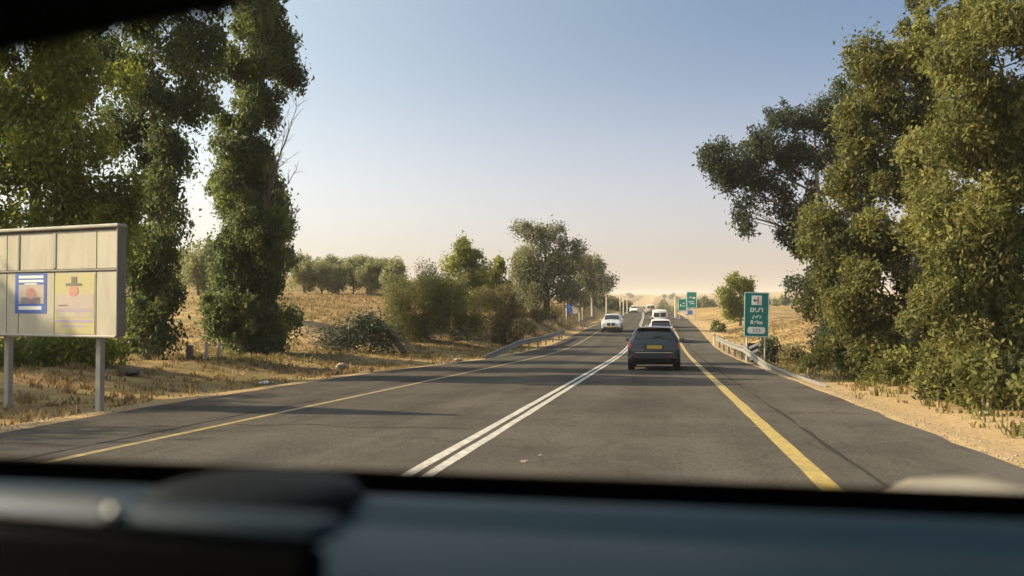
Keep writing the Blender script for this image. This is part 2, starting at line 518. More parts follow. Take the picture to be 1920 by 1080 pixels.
# ------------------------------------------------------------------ ground sheet
def axis(parts):
    out = []
    for a, b, st in parts:
        n = max(1, int(round((b - a) / st)))
        out += list(np.linspace(a, b, n, endpoint=False))
    return out + [parts[-1][1]]
gx = np.array(axis([(-3500, -600, 145), (-600, -120, 24), (-120, -46, 3), (-46, -10, .8), (-10, -6.5, .25), (-6.5, 3, 1.2), (3, 8, .25), (8, 30, .8), (30, 120, 4), (120, 600, 30), (600, 3500, 145)]))
gy = np.array(axis([(-3500, -300, 200), (-300, -30, 30), (-30, 4, 2), (4, 62, .55), (62, 130, 1.1), (130, 240, 2.2), (240, 600, 12), (600, 1500, 45), (1500, 3500, 100)]))
X, Y = np.meshgrid(gx, gy)
Z = gz(X, Y)
nx, ny = len(gx), len(gy)
idx = np.arange(nx * ny).reshape(ny, nx)
quads = np.stack([idx[:-1, :-1], idx[:-1, 1:], idx[1:, 1:], idx[1:, :-1]], -1).reshape(-1, 4)
me = array_mesh('ground', np.stack([X, Y, Z], -1).reshape(-1, 3), quads, 'dry_ground', smooth=True)
xr = X - road_c(Y)
so = np.maximum(edge_l(Y) - xr, xr - edge_r(Y))
wob = 1.2 * vnoise(X / 2.3, Y / 4.0, 11)
sand = np.where(xr > 0, 1 - sst(1.0, 3.4, so + wob), .75 * (1 - sst(.4, 1.6, so + .6 * wob)))
sand = np.maximum(sand, .9 * np.exp(-(((X + 19.4) / 4.0) ** 2 + ((Y - 45.5) / 2.7) ** 2)))
a_ = me.attributes.new('sand', 'FLOAT', 'POINT'); a_.data.foreach_set('value', sand.ravel().astype(np.float32))
tag(link('ground', me), 'dry grass and sandy soil on both sides of the road', 'ground', kind='structure')

# ------------------------------------------------------------------ road with its lines
ry = np.array(axis([(-40, 5, 3), (5, 70, .8), (70, 240, 1.6), (240, 700, 10)]))
def strip(name, fl, fr, lift, m, y0, y1, parent=None, cols=1, skirt=0.0, wob=0.0, seed=0):
    ys = np.unique(np.concatenate([[y0], ry[(ry > y0) & (ry < y1)], [y1]]))
    vs, fs = [], []
    n = cols + 1 + (2 if skirt else 0)
    for y in ys:
        c, z = float(road_c(y)), float(road_z(y)) + lift
        l, r = c + float(fl(y)), c + float(fr(y))
        if wob:
            l += wob * float(vnoise(y / .9, seed, 21)) + wob * float(vnoise(y / .3, seed, 22)); r += wob * float(vnoise(y / .8, seed, 23)) + wob * float(vnoise(y / .27, seed, 24))
        row = [(l + (r - l) * k / cols, y, z) for k in range(cols + 1)]
        if skirt:
            row = [(l - .04, y, z - skirt)] + row + [(r + .04, y, z - skirt)]
        vs += row
    for i in range(len(ys) - 1):
        for k in range(n - 1):
            fs.append((i * n + k, i * n + k + 1, (i + 1) * n + k + 1, (i + 1) * n + k))
    me_ = array_mesh(name, np.array(vs), np.array(fs), m); me_.shade_flat()
    o = link(name, me_, parent)
    return o
road = strip('road', edge_l, edge_r, 0.0, 'worn_asphalt', -40, 700, cols=10, skirt=.09, wob=.07)
tag(road, 'two lane grey asphalt road dipping then climbing to a crest', 'road', kind='structure')
def line(name, c, w, m, y0, y1, lift=.004):
    return strip(name, lambda y: c - w / 2, lambda y: c + w / 2, lift, m, y0, y1, road, wob=.012, seed=c)
line('centre_line', -2.37, .115, 'line_white', -40, 700)
line('centre_line', -2.17, .115, 'line_white', -40, 700)
line_material('line_yellow_worn', (.30, .22, .065))
line('edge_line', -6.17, .12, 'line_yellow_worn', -40, 700)
line('edge_line', 1.45, .19, 'line_yellow', -40, 700)
mat('tar', (.034, .031, .028), .9, var=(.05, .046, .041), vscale=5, spec=0.0)
strip('tar_seam', lambda y: 1.93, lambda y: 1.98, .004, 'tar', -40, 700, road, wob=.05, seed=3)
strip('tar_seam', lambda y: -6.62, lambda y: -6.57, .004, 'tar', -40, 700, road, wob=.05, seed=5)
for yc, x0, x1, sd in ((11.5, -6.0, -2.6, 1), (19.5, -2.0, 1.3, 2), (15.2, 1.6, 3.4, 3)):
    mb = MB(); k = 24; vs = []
    for q in range(k + 1):
        x = x0 + (x1 - x0) * q / k; yy = yc + .5 * float(vnoise(x * 1.4, sd * 7.3, 5)) + .12 * float(vnoise(x * 7, sd, 6)); w_ = .010 + .014 * abs(float(vnoise(x * 4, sd, 9)))
        for s_ in (-1, 1): vs.append((x, yy + s_ * w_, float(road_z(yy)) + .004))
    mb.add(vs, [(2 * q, 2 * q + 2, 2 * q + 3, 2 * q + 1) for q in range(k)]).build('tar_seam', 'tar', road)
def blotch(name, x, y, a, b, m, seed, lift=.004):
    rnd = random.Random(seed); n = 14; mb = MB()
    z = lambda yy: float(road_z(yy)) + lift
    pts = []
    for k in range(n):
        w = 2 * math.pi * k / n; q = rnd.uniform(.6, 1.15)
        yy = y + b * q * math.sin(w)
        pts.append((x + a * q * math.cos(w), yy, z(yy)))
    mb.add(pts, [tuple(range(n))]).build(name, m, road)
for px, d, a, b, s in ((982, 8.95, .045, .10, 1), (940, 7.55, .035, .11, 2), (1012, 9.4, .025, .06, 3), (1425, 12.3, .12, .03, 4)):
    p = at(px, 575, d); blotch('road_stain', p.x, p.y, a, b, 'mark_pale', s)

# ------------------------------------------------------------------ trees
def unit(v):
    return v / np.maximum(np.linalg.norm(v, axis=-1, keepdims=True), 1e-9)
def leaves_mesh(name, pos, direction, length, width, tint, m, rng):
    n = len(pos)
    d = unit(direction)
    s = unit(np.cross(d, rng.normal(size=(n, 3))))
    L_ = length[:, None]; Wd = width[:, None]
    nrm = np.cross(d, s)
    v = np.empty((n, 4, 3), np.float32)
    v[:, 0] = pos - d * L_ * .5
    v[:, 1] = pos + s * Wd * .5 + nrm * Wd * .12
    v[:, 2] = pos + d * L_ * .5
    v[:, 3] = pos - s * Wd * .5 + nrm * Wd * .12
    q = np.arange(4 * n, dtype=np.int32).reshape(n, 4)
    return array_mesh(name, v.reshape(-1, 3), q, m, tint=np.repeat(np.clip(tint, 0, 1), 4))

def bend(a, b, rnd, amt=.12, n=5, sag=0.0):
    a, b = Vector(a), Vector(b); L_ = (b - a).length
    off = Vector((rnd.uniform(-1, 1), rnd.uniform(-1, 1), rnd.uniform(-.4, .8))) * amt * L_
    return [a.lerp(b, t) + off * math.sin(math.pi * t) + Vector((0, 0, -sag * L_ * math.sin(math.pi * t))) for t in [i / (n - 1) for i in range(n)]]

def tree(name, label, base, lobes, leaf='leaf_gum_dark', n=12000, size=.2, trunk_r=.25, seed=1, droop=.5, group=None, bark='bark',
         clump=.34, fork=.45, lean=(0, 0), spread_=1.0, aspect=.45, cat='tree', stems=1, bare=None, tint_bias=0.0):
    """a tree from the ellipsoids its foliage fills: [(centre, (rx, ry, rz)), ...] in world coordinates"""
    rnd = random.Random(seed); rng = np.random.default_rng(seed)
    base = Vector(base)
    root = thing(name, label, cat, base, group=group)
    L = [(Vector(c) - base, Vector(r)) for c, r in lobes]
    ztop = max(c.z + r.z for c, r in L)
    wood = MB()
    vol = np.array([r.x * r.y * r.z for _, r in L]) ** .72
    cen = sum(((c * v) for (c, r), v in zip(L, vol)), Vector()) / vol.sum()
    # trunk(s)
    spine = []
    for s in range(stems):
        w = 2 * math.pi * s / max(stems, 1) + seed
        b0 = Vector((math.cos(w), math.sin(w), 0)) * (trunk_r * .9 if stems > 1 else 0) + Vector((0, 0, -.25))
        tp = Vector((cen.x * .8 + lean[0] + (math.cos(w) * trunk_r * 4 if stems > 1 else 0), cen.y * .8 + lean[1] + (math.sin(w) * trunk_r * 4 if stems > 1 else 0), ztop * .78))
        pts = bend(b0, tp, rnd, .05, 9)
        rad = [trunk_r * (1.28 if i == 0 else 1) * (1 - .86 * i / 8) for i in range(9)]
        wood.tube(pts, rad, 9)
        spine.append((pts, rad))
    pos, dirs, tint = [], [], []
    share = vol / vol.sum()
    for (c, r), sh in zip(L, share):
        pts, rad = spine[rnd.randrange(len(spine))]
        # limb from the trunk to the lobe's middle
        want = max(.12 * ztop, min(c.z - .35 * math.hypot(c.x, c.y) - .2 * r.z, ztop * .76))
        i = min(range(len(pts)), key=lambda k: abs(pts[k].z - want))
        limb = bend(pts[i], c, rnd, .10, 6)
        r0 = rad[i] * .55
        wood.tube(limb, [r0 * (1 - .8 * k / 5) for k in range(6)], 6)
        k_cl = int(min(80, 7 + .42 * r.x * r.y * r.z / clump ** 3))
        nl = int(n * sh)
        dv = unit(rng.normal(size=(k_cl, 3)))
        rr = rng.random(k_cl) ** .42
        cl = np.array(c)[None] + dv * rr[:, None] * np.array(r)[None] * .95
        size_c = clump * (.42 + 1.05 * rng.random(k_cl) ** 1.4)
        weight = size_c ** 2.2; weight /= weight.sum()
        for q in range(0, k_cl, max(1, k_cl // 9)):
            tw = bend(limb[rnd.randrange(2, 6)], Vector(cl[q]), rnd, .14, 4)
            wood.tube(tw, [r0 * .26, r0 * .2, r0 * .13, r0 * .05], 5, cap=False)
        which = rng.choice(k_cl, nl, p=weight)
        ball = unit(rng.normal(size=(nl, 3))) * (rng.random(nl) ** .42)[:, None] * np.array([1, 1, .85])
        loose = unit(rng.normal(size=(nl, 3))) * (.8 + .75 * rng.random(nl) ** 2)[:, None] * np.array([1, 1, .95])
        g3 = np.where((rng.random(nl) < .24)[:, None], loose, ball)
        p = cl[which] + g3 * size_c[which][:, None]
        if droop > 0:
            hang = rng.random(nl) ** 2 * droop * 1.3 * size_c[which]
            p[:, 2] -= hang
        pos.append(p)
        d = rng.normal(size=(nl, 3)); d[:, 2] -= droop * 1.6
        dirs.append(d)
        ct = rng.normal(.45 + tint_bias, .22, k_cl)
        tint.append(ct[which] + rng.normal(0, .10, nl))
    pos = np.concatenate(pos); dirs = np.concatenate(dirs); tint = np.concatenate(tint)
    pos[:, 2] = np.maximum(pos[:, 2], .02)
    ln = size * rng.uniform(.5, 1.6, len(pos)); wd = ln * aspect * rng.uniform(.7, 1.3, len(pos))
    if bare:
        bw = MB(); twig_fan(bw, [Vector(q) - base for q in bare[0]], bare[1], rnd); bw.build('bare_branch', 'dead_wood', root)
    wood.build('trunk', bark, root, smooth=60)
    link('crown', leaves_mesh('crown', pos, dirs, ln, wd, tint, leaf, rng), root)
    return root

def twig_fan(mb, pts, r, rnd, depth=3):
    """leafless branch: pts is [start, tip, tip, ...]"""
    def grow(a, b, r, depth):
        path = bend(a, b, rnd, .08, 5)
        mb.tube(path, [r * (1 - .75 * k / 4) for k in range(5)], 5, cap=False)
        if depth <= 0: return
        L_ = (b - a).length
        for _ in range(4):
            s = path[rnd.randrange(1, 5)]
            dirv = ((b - a).normalized() + Vector((rnd.gauss(0, .45), rnd.gauss(0, .45), rnd.gauss(.1, .4)))).normalized()
            grow(s, s + dirv * L_ * rnd.uniform(.3, .55), r * .45, depth - 1)
    for tip in pts[1:]:
        grow(pts[0], tip, r, depth)

def lobes_px(d, rows, depth=.9, shift=0):
    """lobes surveyed as (px, py, half-width px, half-height px[, extra depth m])"""
    out = []
    for row in rows:
        px, py, a, b = row[:4]
        dd = d + (row[4] if len(row) > 4 else 0) + shift
        k = dd / F
        out.append((at(px, py, dd), Vector((a * k, max(a, b) * k * depth, b * k))))
    return out

def round_lobes(base, w, h, seed, low=.18, n=7, flat=1.0):
    """lobes of a roundish free-standing crown of width w and height h on a base"""
    rnd = random.Random(seed); out = []
    base = Vector(base)
    for i in range(n):
        t = (i + .5) / n
        zc = h * (low + (1 - low) * (.16 + .68 * t))
        prof = math.sin(math.pi * min(1, .22 + .72 * t)) ** .6
        a = rnd.uniform(0, 2 * math.pi); q = rnd.uniform(.15, .62) * w / 2 * prof
        rr = w * rnd.uniform(.2, .3) * (.65 + .5 * prof)
        out.append((base + Vector((math.cos(a) * q, math.sin(a) * q, zc)), Vector((rr, rr, rr * rnd.uniform(.7, 1.0) * flat))))
    out.append((base + Vector((0, 0, h * (low + (1 - low) * .5))), Vector((w * .36, w * .36, h * (1 - low) * .34))))
    return out

# the big gum trees on the left
gA = on_ground(462, 37)
tree('gum_tree', 'tall dark leafy tree with bare twigs sticking out to its right', gA,
     lobes_px(37, [(470, 30, 40, 70), (495, 110, 36, 60), (482, 200, 38, 55), (500, 50, 30, 50), (468, 290, 32, 55), (478, 372, 42, 50), (505, 425, 28, 42), (460, 450, 38, 48), (490, 505, 44, 52), (452, 550, 36, 52), (497, 590, 36, 52), (448, 615, 34, 36), (482, 645, 44, 30), (455, -60, 60, 60), (495, -30, 35, 50), (428, 565, 26, 46), (435, 480, 26, 42), (445, 330, 26, 40), (446, 110, 26, 46), (440, 215, 22, 36)], depth=2.1),
     'leaf_gum_dark', 105000, 0.17, .38, 11, .7, 'large roadside gum trees', clump=0.5,
     bare=([at(498, 395, 37), at(536, 265, 36.5), at(518, 300, 37.5), at(540, 345, 37), at(506, 285, 37)], .05))
gB = on_ground(285, 30)
tree('gum_tree', 'broad dark tree with sky gaps in its crown just right of the notice board', gB,
     lobes_px(30, [(330, 60, 72, 51), (230, 110, 64, 51), (320, 190, 57, 40), (230, 230, 50, 44), (325, 290, 40, 40, 1), (270, 330, 43, 44), (305, 395, 36, 30, 1), (265, 430, 36, 44), (285, 520, 41, 44), (250, 590, 50, 44), (300, 620, 33, 32), (230, 650, 50, 25), (300, 470, 30, 36), (240, 510, 34, 40), (365, 200, 28, 36, 1), (350, 120, 36, 36), (312, 250, 36, 36, -1.2), (300, 350, 30, 36, -1), (302, 440, 30, 34, -1.2), (295, 570, 36, 40, -1), (230, -40, 108, 51), (390, -30, 43, 51)], depth=1.9),
     'leaf_gum_dark', 66000, 0.155, .36, 12, .8, 'large roadside gum trees', clump=0.46)
gC = on_ground(70, 24.5)
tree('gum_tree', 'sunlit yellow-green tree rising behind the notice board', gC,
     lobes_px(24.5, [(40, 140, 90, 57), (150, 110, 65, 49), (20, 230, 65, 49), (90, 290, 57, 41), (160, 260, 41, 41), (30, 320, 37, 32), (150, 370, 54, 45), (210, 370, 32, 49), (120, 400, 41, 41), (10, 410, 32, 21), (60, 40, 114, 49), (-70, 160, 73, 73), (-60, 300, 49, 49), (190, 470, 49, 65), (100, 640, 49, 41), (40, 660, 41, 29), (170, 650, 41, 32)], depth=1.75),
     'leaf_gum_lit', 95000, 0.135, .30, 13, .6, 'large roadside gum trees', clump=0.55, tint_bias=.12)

for i, (px, d, w, h, lb) in enumerate([(478, 49, 4.2, 13.0, 'tall dark tree half hidden behind the one with bare twigs'), (488, 59, 4.4, 12.0, 'farthest of the tall dark trees, behind the one with bare twigs')]):
    b = on_ground(px, d)
    tree('gum_tree', lb, b, [(Vector((c.x, b.y + (c.y - b.y) * 1.7, c.z)), Vector((r_.x, r_.y * 1.6, r_.z))) for c, r_ in round_lobes(b, w, h, 15 + i, .06, 11)], 'leaf_gum_dark', 50000, .2, .3, 15 + i, .6, 'large roadside gum trees', clump=.7)

for i, (x, y, h) in enumerate([(-21.5, 7.5, 8.0), (-23.0, 13.0, 8.6), (-25.5, 18.0, 9.0)]):
    b = Vector((x, y, float(gz(x, y))))
    tree('gum_tree', ['nearest', 'middle', 'farthest'][i] + ' of the low trees just outside the left edge that shade the verge', b, round_lobes(b, 6.2, h, 18 + i, .05, 9), 'leaf_gum_dark', 16000, .24, .25, 18 + i, .6, 'low trees shading the left verge', clump=.7)

# the trees on the right
gE = on_ground(1600, 41)
tree('roadside_tree', 'tree stretching a bluish leafy limb out over the road beside the green sign', gE,
     lobes_px(41, [(1340, 290, 36, 48), (1378, 345, 44, 48), (1370, 300, 36, 46), (1425, 325, 44, 40), (1395, 405, 22, 30), (1420, 265, 44, 46), (1460, 215, 48, 36), (1535, 210, 46, 34), (1480, 300, 56, 46), (1560, 280, 60, 60), (1530, 400, 56, 66), (1465, 375, 44, 36), (1490, 440, 44, 44), (1590, 350, 50, 60), (1540, 500, 62, 62), (1580, 590, 60, 70), (1600, 670, 56, 44), (1600, 200, 60, 60)]),
     'leaf_blue', 60000, 0.155, .34, 21, .6, 'trees crowding the right-hand verge', clump=0.48)
gF = on_ground(1690, 25)
tree('roadside_tree', 'olive-green tree with foliage down to the sand behind the guard rail end', gF,
     lobes_px(25, [(1770, 30, 90, 60), (1700, 110, 80, 60), (1620, 130, 50, 46), (1640, 210, 60, 56), (1720, 230, 80, 70), (1620, 300, 60, 56), (1700, 340, 80, 70), (1590, 400, 56, 56), (1660, 450, 80, 70), (1620, 540, 70, 60), (1720, 560, 90, 80), (1650, 640, 70, 60), (1720, 690, 90, 44), (1640, 705, 50, 30), (1555, 470, 44, 60, 2), (1560, 560, 54, 60, 2), (1580, 645, 60, 54, 1), (1770, 460, 60, 80), (1600, 480, 56, 60)]),
     'leaf_olive', 120000, 0.125, .30, 22, .5, 'trees crowding the right-hand verge', clump=0.45, bark='bark_dark')
gG = on_ground(1870, 18)
tree('roadside_tree', 'yellow-olive tree filling the right edge with dense hanging foliage', gG,
     lobes_px(18, [(1870, 20, 120, 80), (1810, 120, 90, 70), (1900, 180, 90, 70), (1810, 260, 80, 80), (1900, 320, 90, 80), (1800, 400, 70, 80), (1890, 450, 90, 90), (1810, 540, 76, 80), (1900, 590, 80, 80), (1830, 660, 80, 60), (1900, 700, 80, 50), (1980, 300, 110, 140), (1990, 560, 100, 140), (1990, 80, 110, 110), (1850, 480, 60, 70), (1760, 580, 60, 80), (1740, 300, 60, 80, 3), (1750, 400, 60, 70, 3), (1860, 250, 70, 60, 2)]),
     'leaf_olive', 110000, 0.105, .26, 23, .45, 'trees crowding the right-hand verge', clump=0.38, bark='bark_dark', tint_bias=.08)

# trees in the middle distance, left
def place(px, d): return on_ground(px, d)
b = place(800, 53)
tree('acacia_tree', 'wide feathery olive tree on a single thin trunk by the dirt mound', b,
     lobes_px(53, [(770, 545, 49, 40), (830, 545, 59, 42), (800, 525, 59, 26), (860, 575, 47, 44), (755, 590, 37, 47), (800, 590, 54, 40), (850, 615, 40, 29), (770, 625, 40, 24), (745, 545, 30, 38), (885, 600, 28, 44), (735, 610, 23, 31), (815, 560, 70, 44)]),
     'leaf_bush', 52000, .125, .11, 31, .8, 'roadside acacias', clump=0.62, aspect=.3, bark='bark_dark')
b = place(945, 60)
tree('acacia_tree', 'rounded brownish bush below the tall grey-green tree', b,
     lobes_px(60, [(925, 575, 34, 40), (960, 585, 32, 40), (940, 550, 30, 26), (950, 620, 40, 26), (915, 615, 26, 26)]),
     'leaf_brown', 20000, 0.14, .12, 32, .7, 'roadside acacias', clump=0.6, aspect=.3, bark='bark_dark', stems=3)
b = place(872, 78)
tree('young_gum', 'bright green upright tree standing behind the feathery olive tree', b,
     lobes_px(78, [(865, 462, 20, 20), (880, 490, 26, 24), (855, 500, 22, 22), (875, 525, 30, 24), (905, 505, 12, 18), (850, 540, 30, 24), (890, 555, 26, 24)]),
     'leaf_bright', 15000, 0.22, .16, 33, .5, 'mid-distance left trees', clump=0.7)
b = place(935, 80)
tree('young_gum', 'yellowish slender tree between the bright green and the grey-green tree', b,
     lobes_px(80, [(935, 500, 14, 22), (930, 530, 20, 22), (945, 545, 22, 24), (925, 560, 20, 20)]),
     'leaf_bright', 8000, 0.22, .12, 34, .5, 'mid-distance left trees', clump=0.6)
b = place(1025, 88)
tree('tall_gum', 'big grey-green spreading tree on top of the bank', b,
     lobes_px(88, [(1000, 430, 30, 22), (1035, 445, 34, 24), (1060, 470, 30, 26), (985, 470, 26, 26), (1020, 490, 44, 30), (1060, 510, 36, 32), (975, 510, 34, 32), (1020, 540, 50, 30), (1070, 545, 26, 26), (985, 550, 36, 26)]),
     'leaf_grey', 34000, 0.23, .38, 35, .6, 'tall grey-green trees on the left bank', clump=0.95, bark='bark_dark')
b = place(1112, 128)
tree('tall_gum', 'thin pale tree beyond the big grey-green one with sky between its leaves', b,
     lobes_px(128, [(1100, 490, 16, 18), (1118, 500, 18, 20), (1135, 530, 15, 18), (1110, 530, 20, 16), (1092, 515, 12, 22), (1078, 480, 8, 12)]),
     'leaf_grey', 9000, 0.3, .3, 36, .6, 'tall grey-green trees on the left bank', clump=0.9)
# scrub along the road to the crest, left
scrub_l = [(1098, 150, 4.5, 3.6, 'dark scrubby tree behind the blue and white board'), (1122, 172, 5, 4.2, 'scrubby tree behind the approaching silver car'), (1142, 190, 5, 4.2, 'scrubby tree by the first pale roadside pole'), (1158, 215, 5, 4.6, 'scrubby tree between the pale roadside poles'), (1172, 240, 4.5, 4.6, 'small scrubby tree nearest the crest on the left')]
for i, (px, d, w, h, lb) in enumerate(scrub_l):
    b = place(px, d); top = at(px, 556 + i * 1.5, d).z - b.z
    tree('scrub_tree', lb, b, round_lobes(b, w, max(2.5, top), 40 + i, .05, 6), 'leaf_bush', 2600, .42, .12, 40 + i, .4, 'scrub trees on the left of the crest', clump=.7)
# bank bushes
for i, (px, d, w, h, lf, lb) in enumerate([(1010, 80, 3.2, 1.3, 'leaf_brown', 'low brown bush on the slope under the big grey-green tree'), (1035, 92, 3.0, 1.1, 'leaf_brown', 'low brown bush on the bank left of the blue and white board'), (985, 70, 2.2, .9, 'leaf_bush', 'small bush at the foot of the bank behind the left guard rail'),
                                        (1345, 84, 1.6, 1.0, 'leaf_bush', 'small round bush on the sandy slope below the right roadside tree')]):
    b = place(px, d)
    tree('low_bush', lb, b, round_lobes(b, w, h, 60 + i, .0, 5), lf, 1800, .22, .05, 60 + i, .2, 'low bushes on the banks', clump=.35, stems=3, cat='bush')
# right
b = place(1388, 92)
tree('young_gum', 'lone leafy yellow-green tree behind the green direction sign', b,
     lobes_px(92, [(1380, 528, 22, 18), (1400, 540, 22, 22), (1365, 550, 18, 24), (1390, 565, 28, 24), (1370, 585, 18, 16), (1410, 580, 16, 18)]),
     'leaf_bright', 15000, 0.22, .17, 37, .5, 'young trees right of the road', clump=0.7)
# dark bush behind the sign and scrub by the rail
for i, (px, d, w, h, lf, lb) in enumerate([(1440, 47, 2.0, 1.5, 'leaf_blue', 'dark bush at the foot of the green direction sign'), (1492, 44, 1.8, 1.0, 'leaf_brown', 'brown bush between the green sign and the big right-hand tree'), (1530, 37, 1.2, .7, 'leaf_bright', 'low yellow-green bush in front of the big right-hand tree')]):
    b = place(px, d)
    tree('low_bush', lb, b, round_lobes(b, w, h, 70 + i, .0, 6), lf, 2600, .14, .05, 70 + i, .3, 'bushes behind the right guard rail', clump=.28, stems=3, cat='bush')
# low growth under the right trees
for i, (px, d, w, h, lb) in enumerate([(1850, 15.6, 1.7, 1.1, 'scrubby bush on the sand at the foot of the rightmost tree'), (1775, 18.5, 1.6, 1.0, 'scrubby bush at the foot of the olive-green tree'), (1690, 22.5, 1.5, .9, 'scrubby bush where the guard rail end meets the trees')]):
    b = place(px, d)
    tree('low_bush', lb, b, round_lobes(b, w, h, 80 + i, .0, 6), 'leaf_olive', 4200, .11, .04, 80 + i, .3, 'bushes under the right-hand trees', clump=.22, stems=3, cat='bush')

# the orchard on the rise, left: a few shapes, copied with their parts
proto = []
for i in range(4):
    w, h = (4.2, 4.6, 3.8, 4.4)[i], (5.2, 5.8, 5.0, 6.2)[i]
    proto.append(tree('orchard_tree', '', (0, 0, 0), round_lobes((0, 0, 0), w, h, 90 + i, .10, 8), 'leaf_orchard', 7000, .28, .17, 90 + i, .3, 'orchard trees on the rise', clump=.62, bark='bark_dark', tint_bias=.08))
rnd = random.Random(5)
spots = []
for px in (572, 604, 634, 662, 690, 716, 742): spots.append((px, 118 + rnd.uniform(-4, 4)))
for px in (560, 588, 618, 648, 676, 704, 728, 752): spots.append((px, 140 + rnd.uniform(-5, 5)))
for px in (345, 372, 392, 410): spots.append((px, 95 + rnd.uniform(-6, 6)))
order = ['first', 'second', 'third', 'fourth', 'fifth', 'sixth', 'seventh', 'eighth']
for i, (px, d) in enumerate(spots):
    b = place(px, d)
    o = proto[i] if i < 4 else copy_tree(proto[i % 4])
    o.location = b; o.rotation_euler = (0, 0, rnd.uniform(0, 6.28)); s = rnd.uniform(.82, 1.12); o.scale = (s, s, s * rnd.uniform(.9, 1.1))
    if i < 7: o['label'] = f'{order[i]} from the left in the front row of orchard trees on the rise'
    elif i < 15: o['label'] = f'{order[i - 7]} from the left in the rear row of orchard trees on the rise'
    else: o['label'] = f'{order[i - 15]} from the left of the pale trees seen through the gap between the dark trunks'
# far trees on the right, beyond the field
fproto = [tree('field_tree', '', (0, 0, 0), round_lobes((0, 0, 0), 7, 6.5, 110 + i, .05, 7), 'leaf_grey', 2200, .6, .25, 110 + i, .2, 'far trees beyond the right-hand field', clump=1.1) for i in range(3)]
fs_ = [(1308, 235), (1322, 205), (1336, 245), (1436, 205), (1455, 235), (1472, 215), (1490, 240), (1508, 210), (1526, 235), (1240, 330), (1252, 345), (1262, 320)]
for i, (px, d) in enumerate(fs_):
    b = place(px, d)
    o = fproto[i] if i < 3 else copy_tree(fproto[i % 3])
    s = (at(px, 571 + 3 * rnd.random(), d).z - b.z) / 6.5 * rnd.uniform(.95, 1.15)
    s = max(.45, min(s, 1.3))
    o.location = b; o.rotation_euler = (0, 0, rnd.uniform(0, 6.28)); o.scale = (s * 1.1, s * 1.1, s)
    if i < 3: o['label'] = f'{order[i]} of the three hazy trees just right of the far green signs'
    elif i < 9: o['label'] = f'{order[i - 3]} from the left of the hazy trees across the field beyond the direction sign'
    else: o['label'] = f'{order[i - 9]} from the left of the hazy trees over the crest left of the far signs'

# far-off woods that read as one mass
rng = np.random.default_rng(77)
nw = 420
th = rng.uniform(-.95, .50, nw); dist = rng.uniform(420, 1500, nw)
wx, wy = np.sin(th) * dist, np.cos(th) * dist
keep = (np.abs(wx - road_c(wy)) > 14) & (vnoise(wx / 90, wy / 60, 31) > .02)
wx, wy = wx[keep], wy[keep]; wz = gz(wx, wy)
pl, dl, tl_ = [], [], []
for x, y, z in zip(wx, wy, wz):
    k = 160; w = rng.uniform(3.5, 7); h = rng.uniform(3.0, 5.5)
    dv = unit(rng.normal(size=(k, 3))) * (rng.random(k) ** .4)[:, None]
    pl.append(np.array([x, y, z + h * .5]) + dv * [w * .6, w * .6, h * .55]); dl.append(rng.normal(size=(k, 3))); tl_.append(rng.normal(.4, .2, k))
pl = np.concatenate(pl); ln = rng.uniform(.9, 2.0, len(pl))
o = link('distant_woods', leaves_mesh('distant_woods', pl, np.concatenate(dl), ln, ln * .7, np.concatenate(tl_), 'leaf_grey', rng))
tag(o, 'hazy belts of trees on the far hills', 'woods', kind='stuff')

# ------------------------------------------------------------------ grass and ground litter
def tufts(name, label, n, area, h, m, seed, blades=9, mask=None):
    rng = np.random.default_rng(seed)
    x = rng.uniform(area[0], area[1], n * 3); y = area[2] + (area[3] - area[2]) * rng.random(n * 3) ** 1.3
    xr = x - road_c(y)
    so = np.maximum(edge_l(y) - xr, xr - edge_r(y))
    den = sst(.35, 2.2, so + .8 * vnoise(x / 1.7, y / 2.3, seed)) * (vnoise(x / 2.6, y / 3.4, seed + 1) + .62)
    if mask is not None: den = den * mask(x, y)
    ok = (so > .12) & (rng.random(n * 3) < den)
    x, y = x[ok][:n], y[ok][:n]
    k = len(x)
    hh = h * rng.uniform(.45, 1.5, k) * (.6 + .9 * (vnoise(x / 1.3, y / 1.3, seed + 2) + .5))
    tt = rng.normal(.5, .2, k)
    bx = np.repeat(x, blades) + rng.normal(0, .07, k * blades); by = np.repeat(y, blades) + rng.normal(0, .07, k * blades)
    bz = gz(bx, by) - .01
    bh = np.repeat(hh, blades) * rng.uniform(.5, 1.2, k * blades)
    an = rng.uniform(0, 2 * np.pi, k * blades); ln_ = bh * rng.uniform(.1, .8, k * blades)
    wd = .010 + .014 * rng.random(k * blades)
    v = np.empty((k * blades, 4, 3), np.float32)
    dx, dy = np.cos(an), np.sin(an)
    v[:, 0] = np.stack([bx - dy * wd, by + dx * wd, bz], -1)
    v[:, 1] = np.stack([bx + dy * wd, by - dx * wd, bz], -1)
    v[:, 2] = np.stack([bx + dx * ln_ * .45 + dy * wd * .7, by + dy * ln_ * .45 - dx * wd * .7, bz + bh * .65], -1)
    v[:, 3] = np.stack([bx + dx * ln_, by + dy * ln_, bz + bh], -1)
    q = np.arange(k * blades * 4, dtype=np.int32).reshape(-1, 4)
    tint = np.repeat(np.clip(np.repeat(tt, blades) + rng.normal(0, .15, k * blades), 0, 1), 4)
    tag(link(name, array_mesh(name, v.reshape(-1, 3), q, m, tint=tint)), label, 'grass', kind='stuff')
tufts('dry_grass', 'dry straw-coloured grass on the left verge', 8600, (-34, -8.2, -2, 75), .13, 'grass_dry', 201)
tufts('green_grass', 'patches of greener weeds on the left verge', 7400, (-32, -8.6, -2, 60), .12, 'grass_green', 202, mask=lambda x, y: sst(-.05, .2, vnoise(x / 5, y / 6, 44)))
tufts('dry_grass', 'dry straw-coloured grass along the right verge and slope', 6600, (3.9, 24, -2, 90), .14, 'grass_dry', 203)
